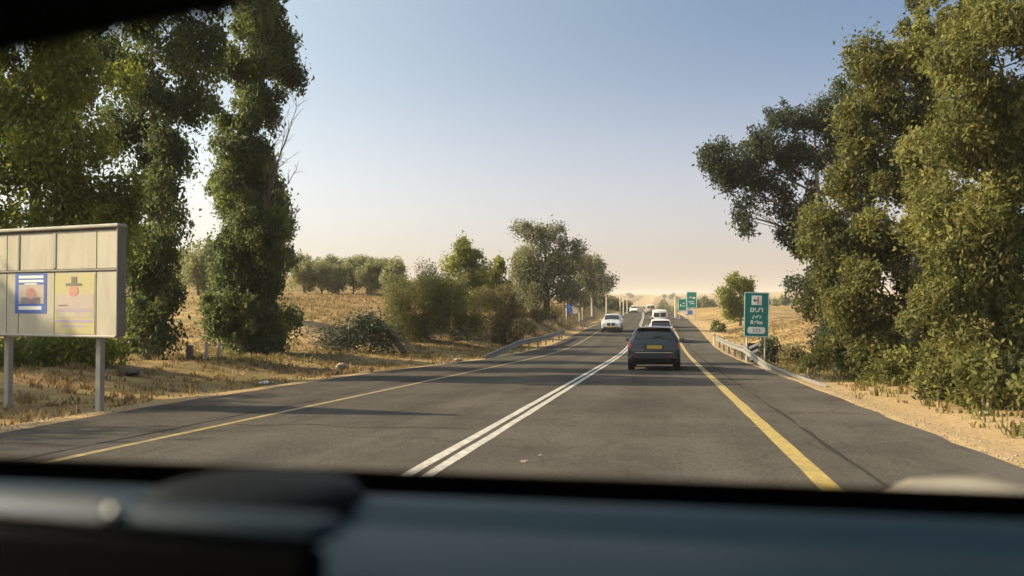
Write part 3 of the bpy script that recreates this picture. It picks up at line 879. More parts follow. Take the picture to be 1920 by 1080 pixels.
tufts('green_grass', 'weeds and green tufts along the right verge', 5000, (4.6, 20, -2, 60), .14, 'grass_green', 204)
tufts('dry_grass', 'straw stubble on the bank below the orchard', 5000, (-45, -8.5, 62, 125), .26, 'grass_dry', 205, blades=6)

# stones and crumbs of tarmac along both edges
def pebbles(name, label, n, side, m, seed):
    rng = np.random.default_rng(seed)
    y = 6 + 64 * rng.random(n) ** 1.5
    so = rng.gamma(1.1, .55, n) + .02
    x = np.where(side < 0, edge_l(y) - so, edge_r(y) + so) + road_c(y)
    z = gz(x, y); r = .006 + .016 * rng.random(n) ** 3
    base = np.array([(1, 0, 0), (0, 1, 0), (-1, 0, 0), (0, -1, 0), (0, 0, .8), (0, 0, -.5)])
    v = base[None] * r[:, None, None] * rng.uniform(.6, 1.4, (n, 6, 1)) + np.stack([x, y, z + r * .25], -1)[:, None]
    tri = np.array([(0, 1, 4), (1, 2, 4), (2, 3, 4), (3, 0, 4), (1, 0, 5), (2, 1, 5), (3, 2, 5), (0, 3, 5)])
    f = (np.arange(n)[:, None, None] * 6 + tri[None]).reshape(-1, 3)
    tag(link(name, array_mesh(name, v.reshape(-1, 3), f, m)), label, 'gravel', kind='stuff')
pebbles('loose_gravel', 'loose stones along the left tarmac edge', 3200, -1, 'rock', 301)
pebbles('loose_gravel', 'loose stones along the right tarmac edge', 4200, 1, 'rock', 302)

# small loose things on the verges
def rock(name, label, p, s, m, seed, cat, flat=.6):
    rnd = random.Random(seed); mb = MB(); n, rows = 9, 5
    vs = []
    for i in range(rows):
        f = math.pi * (i + .5) / rows
        for k in range(n):
            w = 2 * math.pi * k / n; q = rnd.uniform(.75, 1.2)
            vs.append((s * q * math.sin(f) * math.cos(w), s * .8 * q * math.sin(f) * math.sin(w), s * flat * (1 - math.cos(f)) * .5 * q))
    fs = [(i * n + k, i * n + (k + 1) % n, (i + 1) * n + (k + 1) % n, (i + 1) * n + k) for i in range(rows - 1) for k in range(n)] + [tuple(range(n - 1, -1, -1)), tuple((rows - 1) * n + k for k in range(n))]
    o = mb.add(vs, fs).build(name, m, None, 50, loc=p, rot=(0, 0, rnd.uniform(0, 6)))
    tag(o, label, cat)
rock('paper_sheet', 'crumpled white litter lying on the left verge', on_ground(497, 24), .26, 'litter_white', 1, 'litter', .28)
rock('pale_stone', 'pale stone in the dry grass near the left road edge', on_ground(640, 31.5), .26, 'rock', 2, 'stone', .8)
rock('dark_clod', 'dark clod of earth in front of the left trees', on_ground(245, 23), .35, 'bark_dark', 3, 'clod', .5)
rock('pale_stone', 'pale stone on the sand below the rightmost tree', on_ground(1842, 14.6), .10, 'rock', 4, 'stone', .7)
rock('pale_stone', 'pale stone by the tarmac edge right of the litter', on_ground(860, 38.5), .2, 'rock', 5, 'stone', .7)
for i, (px, lb) in enumerate([(388, 'short weathered stake left of its twin before the dark trees'), (411, 'short weathered stake right of its twin before the dark trees'), (355, 'thicker short stump before the dark trees')]):
    p = on_ground(px, 31); r = .07 if i < 2 else .15
    mb = MB(); mb.tube([(0, 0, -.15), (.01, 0, .3), (.02 * (i - 1), .01, .62 if i < 2 else .5)], [r * 1.1, r, r * .85], 8)
    tag(mb.build('wooden_stake', 'post_cream' if i < 2 else 'dead_wood', None, 50, loc=p), lb, 'stake', 'stakes before the dark trees')
# fallen tree on the mound and a heap of dead branches
def dead_heap(name, label, p, n, L_, seed, cat, leafy=0):
    rnd = random.Random(seed); root = thing(name, label, cat, p)
    for i in range(n):
        mb = MB(); a = rnd.uniform(0, math.pi * 2)
        s = Vector((rnd.uniform(-.5, .5) * L_, rnd.uniform(-.4, .4), rnd.uniform(0, .15)))
        t = s + Vector((math.cos(a) * L_ * .6, math.sin(a) * .7, rnd.uniform(.15, .75)))
        twig_fan(mb, [s, t], .05, rnd, 2)
        mb.build('dead_branch', 'dead_wood', root)
    return root
dead_heap('branch_heap', 'heap of dead branches lying between the two feathery bushes', on_ground(900, 56), 8, 1.8, 3, 'branches')
p = on_ground(690, 43)
fallen = dead_heap('fallen_tree', 'dark fallen tree with bare leaning limbs on the dirt mound', p, 4, 2.0, 9, 'tree')
mb = MB()
mb.tube(bend(Vector((.9, 0, .02)), Vector((0.0, .2, 1.25)), random.Random(2), .05, 6), [.09, .085, .08, .07, .06, .04], 7)
mb.tube(bend(Vector((1.3, -.2, .05)), Vector((.2, .1, 1.15)), random.Random(3), .05, 6), [.06, .055, .05, .05, .04, .03], 7)
mb.build('trunk', 'bark_dark', fallen, 60)
rng = np.random.default_rng(8)
cl = np.array([(-.6, 0, .55), (-.2, .1, .85), (.15, 0, .7), (-.9, .1, .35), (-.4, -.2, .4), (.3, .1, .35), (0, 0, 1.0)])
w_ = rng.integers(0, len(cl), 3200); pp = cl[w_] + rng.normal(size=(3200, 3)) * .24; pp[:, 2] = np.maximum(pp[:, 2], .02)
link('crown', leaves_mesh('crown', pp, rng.normal(size=(3200, 3)), rng.uniform(.08, .17, 3200), rng.uniform(.03, .06, 3200), rng.normal(.2, .15, 3200), 'leaf_blue', rng), fallen)
fallen.scale = (2.1, 1.5, 1.5)

# ------------------------------------------------------------------ guard rails
def guard_rail(label, pts, posts, side):
    """pts: [(x, y, height of the beam's middle above the ground)]; side = +1 when the road lies to +x"""
    root = thing('guard_rail', label, 'guard rail', (pts[0][0], pts[0][1], float(gz(pts[0][0], pts[0][1]))))
    o = root.location.copy()
    prof = [(0, .16), (.045, .13), (.05, .08), (.0, .03), (.0, -.03), (.05, -.08), (.045, -.13), (0, -.16)]
    P = []
    for i in range(len(pts) - 1):
        a, b = pts[i], pts[i + 1]; n = max(2, int(abs(b[1] - a[1]) / 1.0))
        for k in range(n): P.append(tuple(a[j] + (b[j] - a[j]) * k / n for j in range(3)))
    P.append(pts[-1])
    mb = MB(); vs, fs = [], []
    for x, y, h in P:
        zz = float(road_z(y)) + h
        for u, w in prof: vs.append(Vector((x + side * u, y, zz + w)) - o)
        for u, w in reversed(prof): vs.append(Vector((x + side * (u - .006), y, zz + w)) - o)
    m = 2 * len(prof)
    for i in range(len(P) - 1):
        for k in range(m): fs.append((i * m + k, i * m + (k + 1) % m, (i + 1) * m + (k + 1) % m, (i + 1) * m + k))
    fs += [tuple(range(m - 1, -1, -1)), tuple((len(P) - 1) * m + k for k in range(m))]
    mb.add(vs, fs).build('rail_beam', 'galvanised', root, 40)
    ys = [q[1] for q in P]
    for y in posts:
        i = min(range(len(ys)), key=lambda k: abs(ys[k] - y)); x, yy, h = P[i]
        g0 = float(gz(x - side * .1, yy)) - .2; t = float(road_z(yy)) + h + .17
        mb = MB()
        mb.box(Vector((x - side * .11, yy, (g0 + t) / 2)) - o, (.10, .055, t - g0))
        mb.box(Vector((x - side * .035, yy, t - .17)) - o, (.058, .07, .20))
        mb.build('post', 'post_dark', root)
    return root
guard_rail('galvanised guard rail with posts along the left road edge', [(-8.5, 40.5, -.04), (-8.3, 45, .30), (-8.25, 50, .58), (-8.2, 73, .60)], [48, 51, 54, 58, 62, 66, 70, 72], 1)
guard_rail('galvanised guard rail bending down to the ground by the green direction sign', [(4.25, 23.3, -.17), (4.0, 28, -.08), (3.85, 33, .05), (3.8, 41.5, .52), (3.8, 61, .60)], [37, 40, 44, 48, 52, 56, 60], -1)
guard_rail('distant pale guard rail on the left before the crest', [(-9.6, 96, .55), (-9.2, 120, .6)], [97, 101, 105, 109, 113, 117], 1)

# delineators and poles
def delineator(label, px, d, h, w, m, group, dark=True):
    p = on_ground(px, d); root = thing('delineator_post', label, 'post', p, group=group)
    mb = MB(); mb.box((0, 0, h / 2 - .1), (w, w * .6, h + .2), bev=w * .2); mb.build('post', m, root)
    if dark:
        mb = MB(); mb.box((0, 0, h - .18), (w * 1.04, w * .64, .16)); bnd = mb.build('black_band', 'sign_black', root)
        mb = MB(); mb.box((0, -w * .33, h - .18), (w * .5, .01, .1)); mb.build('reflector', 'sign_white', bnd)
delineator('short cream marker post at the far end of the right guard rail', 1339, 62, .95, .14, 'post_cream', None)
delineator('short white marker post by the tarmac left of the approaching silver car', 1103, 92, .85, .16, 'sign_white', None)
delineator('tall thin cream post on the left verge before the blue and white board', 1092, 92, 2.35, .11, 'post_cream', None, False)
for i, (px, d, py, lb) in enumerate([(1137, 135, 553, 'first pale pole on the left before the crest, next to the approaching silver car'), (1163, 150, 552, 'tallest pale pole on the left before the crest'), (1169, 165, 555, 'middle pale pole on the left before the crest'), (1176, 180, 560, 'last pale pole on the left, nearest the crest')]):
    p = on_ground(px, d); h = at(px, py, d).z - p.z
    root = thing('roadside_pole', lb, 'pole', p, group='pale poles before the crest')
    mb = MB(); mb.tube([(0, 0, -.2), (0, 0, h)], [.12, .085], 10); mb.build('shaft', 'post_cream', root, 50)
    mb = MB(); mb.lathe((0, 0, h), [(.10, 0), (.10, .05), (.03, .09)], n=10); mb.build('cap', 'post_metal', root)

# ------------------------------------------------------------------ signs
def panel_sign(name, label, p, yaw, w, h, bottom, depth=.05, post_w=.075, group=None, posts=None, panel='sign_green', border='sign_white', bw=.03, tilt=0.0):
    root = thing(name, label, 'road sign', p, (0, tilt, yaw), group)
    for s in (posts if posts is not None else (-w * .36, w * .36)):
        mb = MB(); mb.tube([(s, depth * .5 + post_w * .5, -.5), (s, depth * .5 + post_w * .5, bottom + h - .08)], post_w / 2, 10); mb.build('post', 'post_metal', root, 50)
    mb = MB(); mb.box((0, 0, bottom + h / 2), (w, depth, h), bev=.012); pan = mb.build('panel', panel, root)
    for nm, c, s in (('border_strip', (0, -depth / 2 - .003, bottom + bw * .9), (w - .02, .006, bw)), ('border_strip', (0, -depth / 2 - .003, bottom + h - bw * .9), (w - .02, .006, bw)),
                     ('border_strip', (-w / 2 + bw * .9, -depth / 2 - .003, bottom + h / 2), (bw, .006, h - 2.9 * bw)), ('border_strip', (w / 2 - bw * .9, -depth / 2 - .003, bottom + h / 2), (bw, .006, h - 2.9 * bw))):
        mb = MB(); mb.box(c, s); mb.build(nm, border, pan)
    return root, pan
def lettering(body, size, x, z, m, parent, depth, bold=.006, sx=1.0):
    me = text_mesh(body, size, bold); me.materials.clear(); me.materials.append(MATS[m])
    o = link('lettering', me, parent); o.location = (x, -depth / 2 - .006, z); o.rotation_euler = (R(90), 0, 0); o.scale = (sx, 1, 1)
    return o
# the large green direction sign
D0 = 40.0
pb = at(1417, 684, D0); g0 = float(gz(pb.x, pb.y))
bot = at(1415, 632, D0).z - g0; hh = 84 * D0 / F; ww = 46 * D0 / F
root, pan = panel_sign('direction_sign', 'green direction sign on two posts with a white arrow square and number 232', (pb.x, pb.y, g0), YAW * .55, ww, hh, bot, tilt=R(1.2), bw=.028)
mb = MB(); s = .24
mb.box((0, -.032, bot + hh * .82), (.46, .012, .44), bev=.004); sq = mb.build('arrow_square', 'sign_white', pan)
mb = MB(); mb.box((.055, -.042, bot + hh * .82), (.05, .008, .34)); mb.build('junction_bar', 'sign_red', sq)
mb = MB(); mb.box((-.03, -.042, bot + hh * .82), (.115, .008, .05)); mb.prism([(-.17, bot + hh * .82), (-.085, bot + hh * .82 - .075), (-.085, bot + hh * .82 + .075)], -.046, -.038); mb.build('junction_arrow', 'sign_black', sq)
lettering('\u05DD\u05D9\u05E2\u05E8', .30, 0, bot + hh * .605, 'sign_white', pan, .05, .010)
lettering('\uFEE2\uFEF4\uFECB\uFEAD', .22, .02, bot + hh * .475, 'sign_white', pan, .05, .008)
lettering("Re'im", .25, 0, bot + hh * .325, 'sign_white', pan, .05, .008)
mb = MB()
cx, cz, a_, b_ = 0, bot + hh * .15, .40, .155
poly = [(cx + (a_ - .1) * sx_ + .1 * math.cos(w), cz + (b_ - .1) * sz_ + .1 * math.sin(w)) for sx_, sz_, w0 in ((1, 1, 0), (-1, 1, 90), (-1, -1, 180), (1, -1, 270)) for w in [R(w0 + k * 22.5) for k in range(5)]]
mb.prism(poly, -.040, -.024); nb = mb.build('number_plate', 'sign_white', pan)
lettering('232', .21, 0, bot + hh * .15, 'sign_grey', nb, .076, .006, 1.25)
# black and white hazard marker at the bridge parapet behind it
D1 = 43.0
pb = at(1411, 690, D1); g1 = float(gz(pb.x, pb.y)); hz0 = at(1411, 690, D1).z - g1 + .30
root = thing('hazard_marker', 'small black marker board with white diagonal stripes between the sign posts', 'road sign', (pb.x, pb.y, g1), (0, 0, YAW * .5))
mb = MB(); mb.tube([(0, .05, -.3), (0, .05, hz0 + .8)], .035, 8); mb.build('post', 'post_metal', root, 50)
mb = MB(); mb.box((0, 0, hz0 + .48), (.62, .03, .95), bev=.01); pn = mb.build('panel', 'sign_black', root)
for k in (-1, 0, 1):
    zc = hz0 + .48 + k * .30
    mb = MB(); mb.prism([(-.28, zc - .20), (.28, zc + .08), (.28, zc + .21), (-.28, zc - .07)], -.022, -.016); mb.build('stripe', 'sign_white', pn)
# two far green signs near the crest with a blue one under them
def far_sign(label, px, d, w, top, bottom, panel, marks, posts=None):
    p = on_ground(px, d); z0 = at(px, bottom, d).z - p.z; h = (bottom - top) * d / F
    root, pan = panel_sign('far_sign', label, p, 0, w * d / F, h, z0, panel=panel, bw=.06, group='signs near the crest', posts=posts)
    for u, v, a, b_ in marks:
        mb = MB(); W_ = w * d / F
        mb.box((u * W_, -.03, z0 + v * h), (a * W_, .012, b_ * h)); mb.build('sign_mark', 'sign_white', pan)
far_sign('taller of the two far green signs right of the road at the crest', 1297, 128, 19, 547, 578, 'sign_green', [(-.12, .66, .22, .06), (.22, .62, .24, .10), (-.05, .40, .5, .04), (.05, .28, .4, .04)])
far_sign('smaller far green sign overlapped by the taller one near the crest', 1279.5, 133, 16, 560, 583, 'sign_green', [(-.2, .45, .14, .2), (.15, .62, .3, .06), (.15, .4, .3, .06)])
far_sign('low blue sign under the two far green signs', 1292, 136, 15, 581, 591, 'sign_blue', [(-.3, .5, .2, .5)])
p = on_ground(1267, 140)
mb = MB(); h = at(1267, 556, 140).z - p.z
mb.box((0, 0, h / 2 - .1), (.42, .42, h + .2), bev=.05); mb.box((0, 0, h + .05), (.52, .52, .1), bev=.02)
tag(mb.build('concrete_pillar', 'post_cream', None, loc=p), 'cream pillar left of the two far green signs', 'pillar')
# blue and white board on the left bank
D2 = 98.0
p = on_ground(1074, D2); z0 = at(1074, 588, D2).z - p.z; hb = 42 * D2 / F; wb = 23 * D2 / F
root = thing('information_board', 'far board with cream top and blue and lilac lower half on the left bank', 'road sign', p, (0, 0, R(-4)))
for s in (-wb / 2 - .04, wb / 2 + .04):
    mb = MB(); mb.tube([(s, 0, -.4), (s, 0, z0 + hb + .1)], .055, 8); mb.build('post', 'post_cream', root, 50)
for nm, m, x0, x1, v0, v1 in (('top_panel', 'board_cream', -.5, .5, .5, 1), ('blue_panel', 'sign_blue', -.5, -.02, 0, .49), ('lilac_panel', 'poster_pale', -.01, .5, 0, .49)):
    mb = MB(); mb.box(((x0 + x1) / 2 * wb, 0, z0 + (v0 + v1) / 2 * hb), ((x1 - x0) * wb, .05, (v1 - v0) * hb), bev=.01); mb.build(nm, m, root)

# the cream notice board close by on the left
A = at(221, 640, 14.0); gA_ = float(gz(A.x, A.y))
Bp = at(-40, 640, 15.35)
u = (Vector((A.x, A.y, 0)) - Vector((Bp.x, Bp.y, 0))); wB = u.length; yawB = math.atan2(u.y, u.x)
cz_ = (Vector((A.x, A.y, 0)) + Vector((Bp.x, Bp.y, 0))) / 2
zb, zt = CAMZ - 55 * 14.1 / F, CAMZ + 154 * 14.1 / F
root = thing('notice_board', 'large cream notice board on two posts with a blue and a yellow poster', 'notice board', (cz_.x, cz_.y, gA_), (0, 0, yawB))
zb -= gA_; zt -= gA_; hB = zt - zb
for s in (-wB * .335, wB * .327):
    mb = MB(); mb.box((s, .17, (zb + .3 - .6) / 2), (.12, .10, zb + .3 + .6), bev=.012); mb.build('post', 'board_frame', root)
mb = MB(); mb.box((0, .06, zb + hB / 2), (wB - .04, .10, hB - .04), bev=.01); back = mb.build('back_box', 'board_dark', root)
cols = [(-.5, -.28), (-.28, -.19), (-.19, .07), (.07, .36), (.36, .5)]
for r_, (v0, v1) in enumerate(((.0, .585), (.605, .955))):
    for c0, c1 in cols:
        mb = MB(); mb.box(((c0 + c1) / 2 * wB, -.005, zb + (v0 + v1) / 2 * hB), ((c1 - c0) * wB - .014, .03, (v1 - v0) * hB - .012), bev=.006)
        mb.build('board_panel', 'board_cream', root)
mb = MB(); mb.box((0, .03, zt - .02), (wB + .10, .20, .06), bev=.015); mb.build('top_rail', 'board_frame', root)
mb = MB(); mb.box((0, -.012, zb + .595 * hB), (wB - .02, .05, .035), bev=.008); mb.build('middle_rail', 'board_dark', root)
mb = MB(); mb.box((0, .02, zb - .01), (wB, .16, .04), bev=.01); mb.build('bottom_rail', 'board_frame', root)
for s in (-wB / 2 - .015, wB / 2 + .015):
    mb = MB(); mb.box((s, .04, zb + hB / 2), (.035, .18, hB), bev=.008); mb.build('side_frame', 'board_frame' if s < 0 else 'board_dark', root)
for c in (-.19, .07):
    mb = MB(); mb.box((c * wB, -.022, zb + hB * .78), (.05 if c < 0 else .07, .018, hB * .33), bev=.005); mb.build('batten', 'board_dark' if c < 0 else 'board_frame', root)
for s in (-.36, .4):
    mb = MB(); mb.box((s * wB, -.05, zt - .035), (.10, .03, .028), bev=.004); mb.build('hinge', 'board_dark', root)
def poster(name, m, u0, u1, v0, v1, bits):
    mb = MB(); x0, x1, z0, z1 = u0 * wB, u1 * wB, zb + v0 * hB, zb + v1 * hB
    mb.box(((x0 + x1) / 2, -.0225, (z0 + z1) / 2), (x1 - x0, .004, z1 - z0)); o = mb.build(name, m, root)
    for nm, mm, a, b_, c, d, shape in bits:
        mb = MB(); X0, X1, Z0, Z1 = x0 + a * (x1 - x0), x0 + b_ * (x1 - x0), z0 + c * (z1 - z0), z0 + d * (z1 - z0)
        y1 = -.0265 - .002 * (nm in ('hat', 'face'))
        if shape == 'o':
            mb.prism([((X0 + X1) / 2 + (X1 - X0) / 2 * math.cos(2 * math.pi * k / 20), (Z0 + Z1) / 2 + (Z1 - Z0) / 2 * math.sin(2 * math.pi * k / 20)) for k in range(20)], y1, -.024)
        else:
            mb.box(((X0 + X1) / 2, (y1 - .024) / 2, (Z0 + Z1) / 2), (X1 - X0, abs(y1 + .024), Z1 - Z0))
        mb.build(nm, mm, o)
poster('blue_poster', 'sign_blue', -.215, .015, .20, .575, [('print_bar', 'sign_white', .12, .9, .88, .95, 'b'), ('print_bar', 'sign_white', .12, .9, .78, .84, 'b'), ('print_field', 'poster_pale', .12, .92, .24, .72, 'b'), ('shoulders', 'poster_lilac', .2, .82, .24, .40, 'b'), ('face', 'poster_pink', .36, .66, .36, .64, 'o'), ('print_bar', 'sign_white', .3, .7, .725, .755, 'b'), ('print_bar', 'sign_white', .12, .85, .09, .18, 'b')])
poster('yellow_poster', 'poster_yellow', .075, .35, .015, .565, [('hat', 'poster_ink', .42, .56, .84, .95, 'b'), ('hat', 'poster_ink', .28, .68, .80, .84, 'b'), ('face', 'poster_pink', .36, .60, .62, .80, 'o'), ('print_field', 'poster_pale', .02, .97, .42, .66, 'b'), ('print_bar', 'poster_lilac', .02, .95, .37, .41, 'b'), ('print_bar', 'poster_lilac', .15, .8, .115, .14, 'b'), ('print_bar', 'poster_ink', .1, .34, .46, .48, 'b'), ('print_field', 'board_cream', .02, .97, .27, .36, 'b'), ('print_bar', 'poster_lilac', .02, .95, .19, .235, 'b')])

# ------------------------------------------------------------------ vehicles
STYLES = {
 'crossover': dict(st=[(-2.15, .42, .78, .81, .76, .64), (-2.11, .36, .93, .97, .85, .71), (-2.03, .32, 1.01, 1.05, .885, .70), (-1.82, .30, 1.03, 1.34, .89, .635), (-1.66, .28, 1.03, 1.46, .89, .615), (-1.0, .25, 1.02, 1.51, .895, .62), (-.1, .24, 1.0, 1.53, .895, .63), (.42, .24, .99, 1.48, .895, .61), (1.08, .25, .97, 1.05, .89, .68), (1.6, .27, .90, .96, .88, .66), (2.0, .32, .80, .84, .83, .60), (2.15, .40, .66, .68, .70, .50)], rg=(2, 4), ws=(7, 8), sw=[(3, 4.9), (5.05, 6), (6.08, 7.2)], r=.335, wy=(-1.32, 1.35), x=.79),
 'hatchback': dict(st=[(-2.0, .40, .80, .83, .74, .62), (-1.96, .34, .95, .99, .83, .68), (-1.90, .30, 1.0, 1.04, .86, .67), (-1.70, .28, 1.02, 1.34, .865, .61), (-1.52, .26, 1.02, 1.47, .865, .59), (-1.0, .24, 1.0, 1.53, .87, .60), (0, .22, .98, 1.54, .87, .61), (.45, .22, .97, 1.47, .87, .59), (1.05, .23, .95, 1.02, .86, .66), (1.5, .25, .88, .94, .85, .64), (1.85, .30, .78, .82, .80, .58), (2.0, .38, .64, .66, .68, .48)], rg=(2, 4), ws=(7, 8), sw=[(3, 4.9), (5.05, 6), (6.08, 7.2)], r=.31, wy=(-1.22, 1.28), x=.76),
 'suv': dict(st=[(-2.4, .50, .95, .98, .84, .72), (-2.35, .42, 1.12, 1.16, .93, .76), (-2.28, .38, 1.18, 1.22, .965, .76), (-2.1, .34, 1.2, 1.55, .97, .70), (-1.95, .32, 1.2, 1.70, .97, .68), (-1.1, .30, 1.19, 1.76, .975, .69), (.1, .30, 1.17, 1.77, .975, .70), (.6, .30, 1.16, 1.70, .975, .68), (1.22, .31, 1.14, 1.21, .97, .76), (1.85, .33, 1.08, 1.15, .96, .74), (2.3, .36, 1.0, 1.06, .93, .70), (2.4, .44, .90, .93, .86, .62)], rg=(2, 4), ws=(7, 8), sw=[(3, 4.9), (5.05, 6), (6.08, 7.2)], r=.385, wy=(-1.45, 1.5), x=.85),
 'van': dict(st=[(-2.3, .48, 1.05, 1.86, .84, .72), (-2.27, .40, 1.10, 1.93, .89, .76), (-2.2, .36, 1.10, 1.96, .905, .78), (-1.2, .32, 1.10, 1.99, .91, .79), (0, .30, 1.08, 1.99, .91, .79), (.7, .30, 1.06, 1.93, .91, .77), (1.1, .30, 1.05, 1.66, .91, .74), (1.62, .31, 1.02, 1.12, .90, .72), (2.0, .34, .92, .98, .87, .66), (2.25, .42, .72, .75, .76, .54)], rg=None, ws=(5.15, 7), sw=[(2.1, 3.0), (3.1, 4.0), (4.1, 5.3)], r=.33, wy=(-1.4, 1.5), x=.80),
}
def vehicle(name, label, style, paint, x, y, front=False, cat='car', group=None, twin_grille=False):
    q = STYLES[style]; st = q['st']
    sl = float((road_z(y + 2) - road_z(y - 2)) / 4)
    yaw = math.atan2(float(road_c(y + 3) - road_c(y - 3)), 6.0)
    root = thing(name, label, cat, (x, y, float(road_z(y)) + .003), (-math.atan(sl), 0, math.pi - yaw) if front else (math.atan(sl), 0, -yaw), group)
    def half(s):
        yy, zu, zs, zt, w, wt = s
        p4 = (.965 * w, zs); p6 = (wt, zs + (zt - zs) * .90)
        return [(0, zu), (.86 * w, zu), (.97 * w, zu + .14 * (zs - zu)), (w, zu + .58 * (zs - zu)), p4, ((p4[0] + p6[0]) / 2 + .012, (p4[1] + p6[1]) / 2), p6, (wt * .72, zt - .008), (0, zt + .018)]
    rings = []
    for s in st:
        h = half(s)
        rings.append([Vector((a, s[0], b)) for a, b in h] + [Vector((-a, s[0], b)) for a, b in h[7:0:-1]])
    n = 16
    mb = MB(); vs = [p for r_ in rings for p in r_]
    fs = [(i * n + k, i * n + (k + 1) % n, (i + 1) * n + (k + 1) % n, (i + 1) * n + k) for i in range(len(rings) - 1) for k in range(n)]
    fs += [tuple(range(n - 1, -1, -1)), tuple((len(rings) - 1) * n + k for k in range(n))]
    body = mb.add(vs, fs).build('body', paint, root, 38)
    def pt(i, k):
        i = max(0, min(i, len(rings) - 1.0001)); i0 = int(i); a = i - i0
        k0 = int(math.floor(k)); b = k - k0
        f = lambda r_: rings[r_][k0 % n].lerp(rings[r_][(k0 + 1) % n], b)
        return f(i0).lerp(f(i0 + 1), a)
    def patch(nm, m, i0, i1, k0, k1, off=.012, parent=root, nu=9, nv=9, mats=None):
        mb = MB(); g_ = []
        for a in range(nu):
            row = []
            for b in range(nv):
                i = i0 + (i1 - i0) * a / (nu - 1); k = k0 + (k1 - k0) * b / (nv - 1)
                e = .02
                nr = (pt(i + e, k) - pt(i - e, k)).cross(pt(i, k + e) - pt(i, k - e))
                nr = nr.normalized() if nr.length > 1e-9 else Vector((0, 0, 1))
                p = pt(i, k); c = Vector((0, p.y, .75))
                if nr.dot(p - c) < 0: nr = -nr
                row.append((p, nr))
            g_.append(row)
        top = [p + nr * off for row in g_ for p, nr in row]; bot_ = [p - nr * .01 for row in g_ for p, nr in row]
        fs = [(a * nv + b, a * nv + b + 1, (a + 1) * nv + b + 1, (a + 1) * nv + b) for a in range(nu - 1) for b in range(nv - 1)]
        o_ = len(top)
        rim = [b for b in range(nv)] + [a * nv + nv - 1 for a in range(1, nu)] + [(nu - 1) * nv + b for b in range(nv - 2, -1, -1)] + [a * nv for a in range(nu - 2, 0, -1)]
        fs += [(rim[j], rim[(j + 1) % len(rim)], o_ + rim[(j + 1) % len(rim)], o_ + rim[j]) for j in range(len(rim))]
        return mb.add(top + bot_, fs).build(nm, m, parent, 40)
    L0, L1 = st[0][0], st[-1][0]; w = max(s[4] for s in st)
    # glass
    if q['rg']: patch('rear_window', 'car_glass', q['rg'][0] + .12, q['rg'][1] - .16, 6.15, 9.85)
    else:
        mb = MB()
        for s in (-1, 1): mb.box((s * .36, L0 - .012, 1.46), (.58, .03, .46), bev=.01)
        mb.build('rear_window', 'car_glass', root)
        mb = MB(); mb.box((0, L0 - .004, 1.15), (.02, .02, 1.3)); mb.build('door_gap', 'black_plastic', root)
    patch('windscreen', 'car_glass', q['ws'][0] + .08, q['ws'][1] - .06, 6.15, 9.85)
    for a, b in q['sw']:
        patch('side_window', 'car_glass', a + .08, b, 4.35, 5.85); patch('side_window', 'car_glass', a + .08, b, 10.15, 11.65)
    # wheels
    for yy in q['wy']:
        for s in (-1, 1):
            mb = MB(); r_ = q['r']
            mb.lathe((s * q['x'], yy, r_), [(r_ * .62, -.11), (r_ * .93, -.11), (r_, -.07), (r_, .07), (r_ * .93, .11), (r_ * .62, .11)], 'x', 26)
            wh = mb.build('wheel', 'tyre', root, 40)
            mb = MB(); mb.lathe((s * (q['x'] + .085), yy, r_), [(r_ * .66, -.02), (r_ * .64, .03), (r_ * .2, .02), (r_ * .14, .035)], 'x', 20) if s > 0 else mb.lathe((s * (q['x'] + .085), yy, r_), [(r_ * .66, .02), (r_ * .64, -.03), (r_ * .2, -.02), (r_ * .14, -.035)], 'x', 20)
            mb.build('rim', 'rim', wh, 40)
            mb = MB(); mb.lathe((s * (w - .03), yy, r_ + .02), [(r_ * 1.16, -.06), (r_ * 1.16, .035)] if s > 0 else [(r_ * 1.16, .06), (r_ * 1.16, -.035)], 'x', 26); mb.build('wheel_arch', 'black_plastic', root, 40)
    # mirrors
    wsb = st[int(round(q['ws'][1]))]; zm = wsb[2] + .06; ym = wsb[0] - .28
    for s in (-1, 1):
        mb = MB(); mb.box((s * (w + .10), ym, zm), (.19, .11, .125), bev=.03); mb.box((s * (w - .02), ym + .01, zm - .045), (.16, .05, .04))
        mi = mb.build('door_mirror', paint if style != 'crossover' else 'black_plastic', root, 40)
        mb = MB(); mb.box((s * (w + .10), ym - .058, zm), (.15, .008, .09)); mb.build('mirror_glass', 'car_glass', mi)
    # rear end
    zr = st[2][2]
    if style == 'van':
        for s in (-1, 1):
            mb = MB(); mb.box((s * (w - .09), L0 + .01, 1.02), (.11, .07, .42), bev=.02); mb.build('tail_lamp', 'lamp_red', root, 40)
    else:
        patch('tail_lamp', 'lamp_red', .35, 2.1, 3.35, 4.7, .014); patch('tail_lamp', 'lamp_red', .35, 2.1, 11.3, 12.65, .014)
    mb = MB(); mb.box((.02, L0 - .02, zr - .20 if style != 'van' else .92), (.52, .02, .12), bev=.004); mb.build('number_plate', 'plate_yellow', root)
    mb = MB(); mb.box((0, L0 - .004, zr - .20 if style != 'van' else .92), (.66, .02, .17), bev=.006); mb.build('plate_recess', 'black_plastic', root)
    zu = st[0][1]
    mb = MB(); mb.box((0, L0 + .05, zu + .07), (2 * w * .90, .18, .22), bev=.05); mb.build('rear_bumper', 'black_plastic' if style in ('crossover', 'van') else paint, root, 40)
    mb = MB(); mb.box((0, L0 - .012, zu + .20), (2 * w * .72, .03, .022)); mb.build('bumper_trim', 'chrome' if style == 'crossover' else 'black_plastic', root)
    for s in (-1, 1):
        mb = MB(); mb.box((s * w * .66, L0 - .035, zu + .08), (.13, .02, .03), bev=.008); mb.build('reflector', 'lamp_red', root)
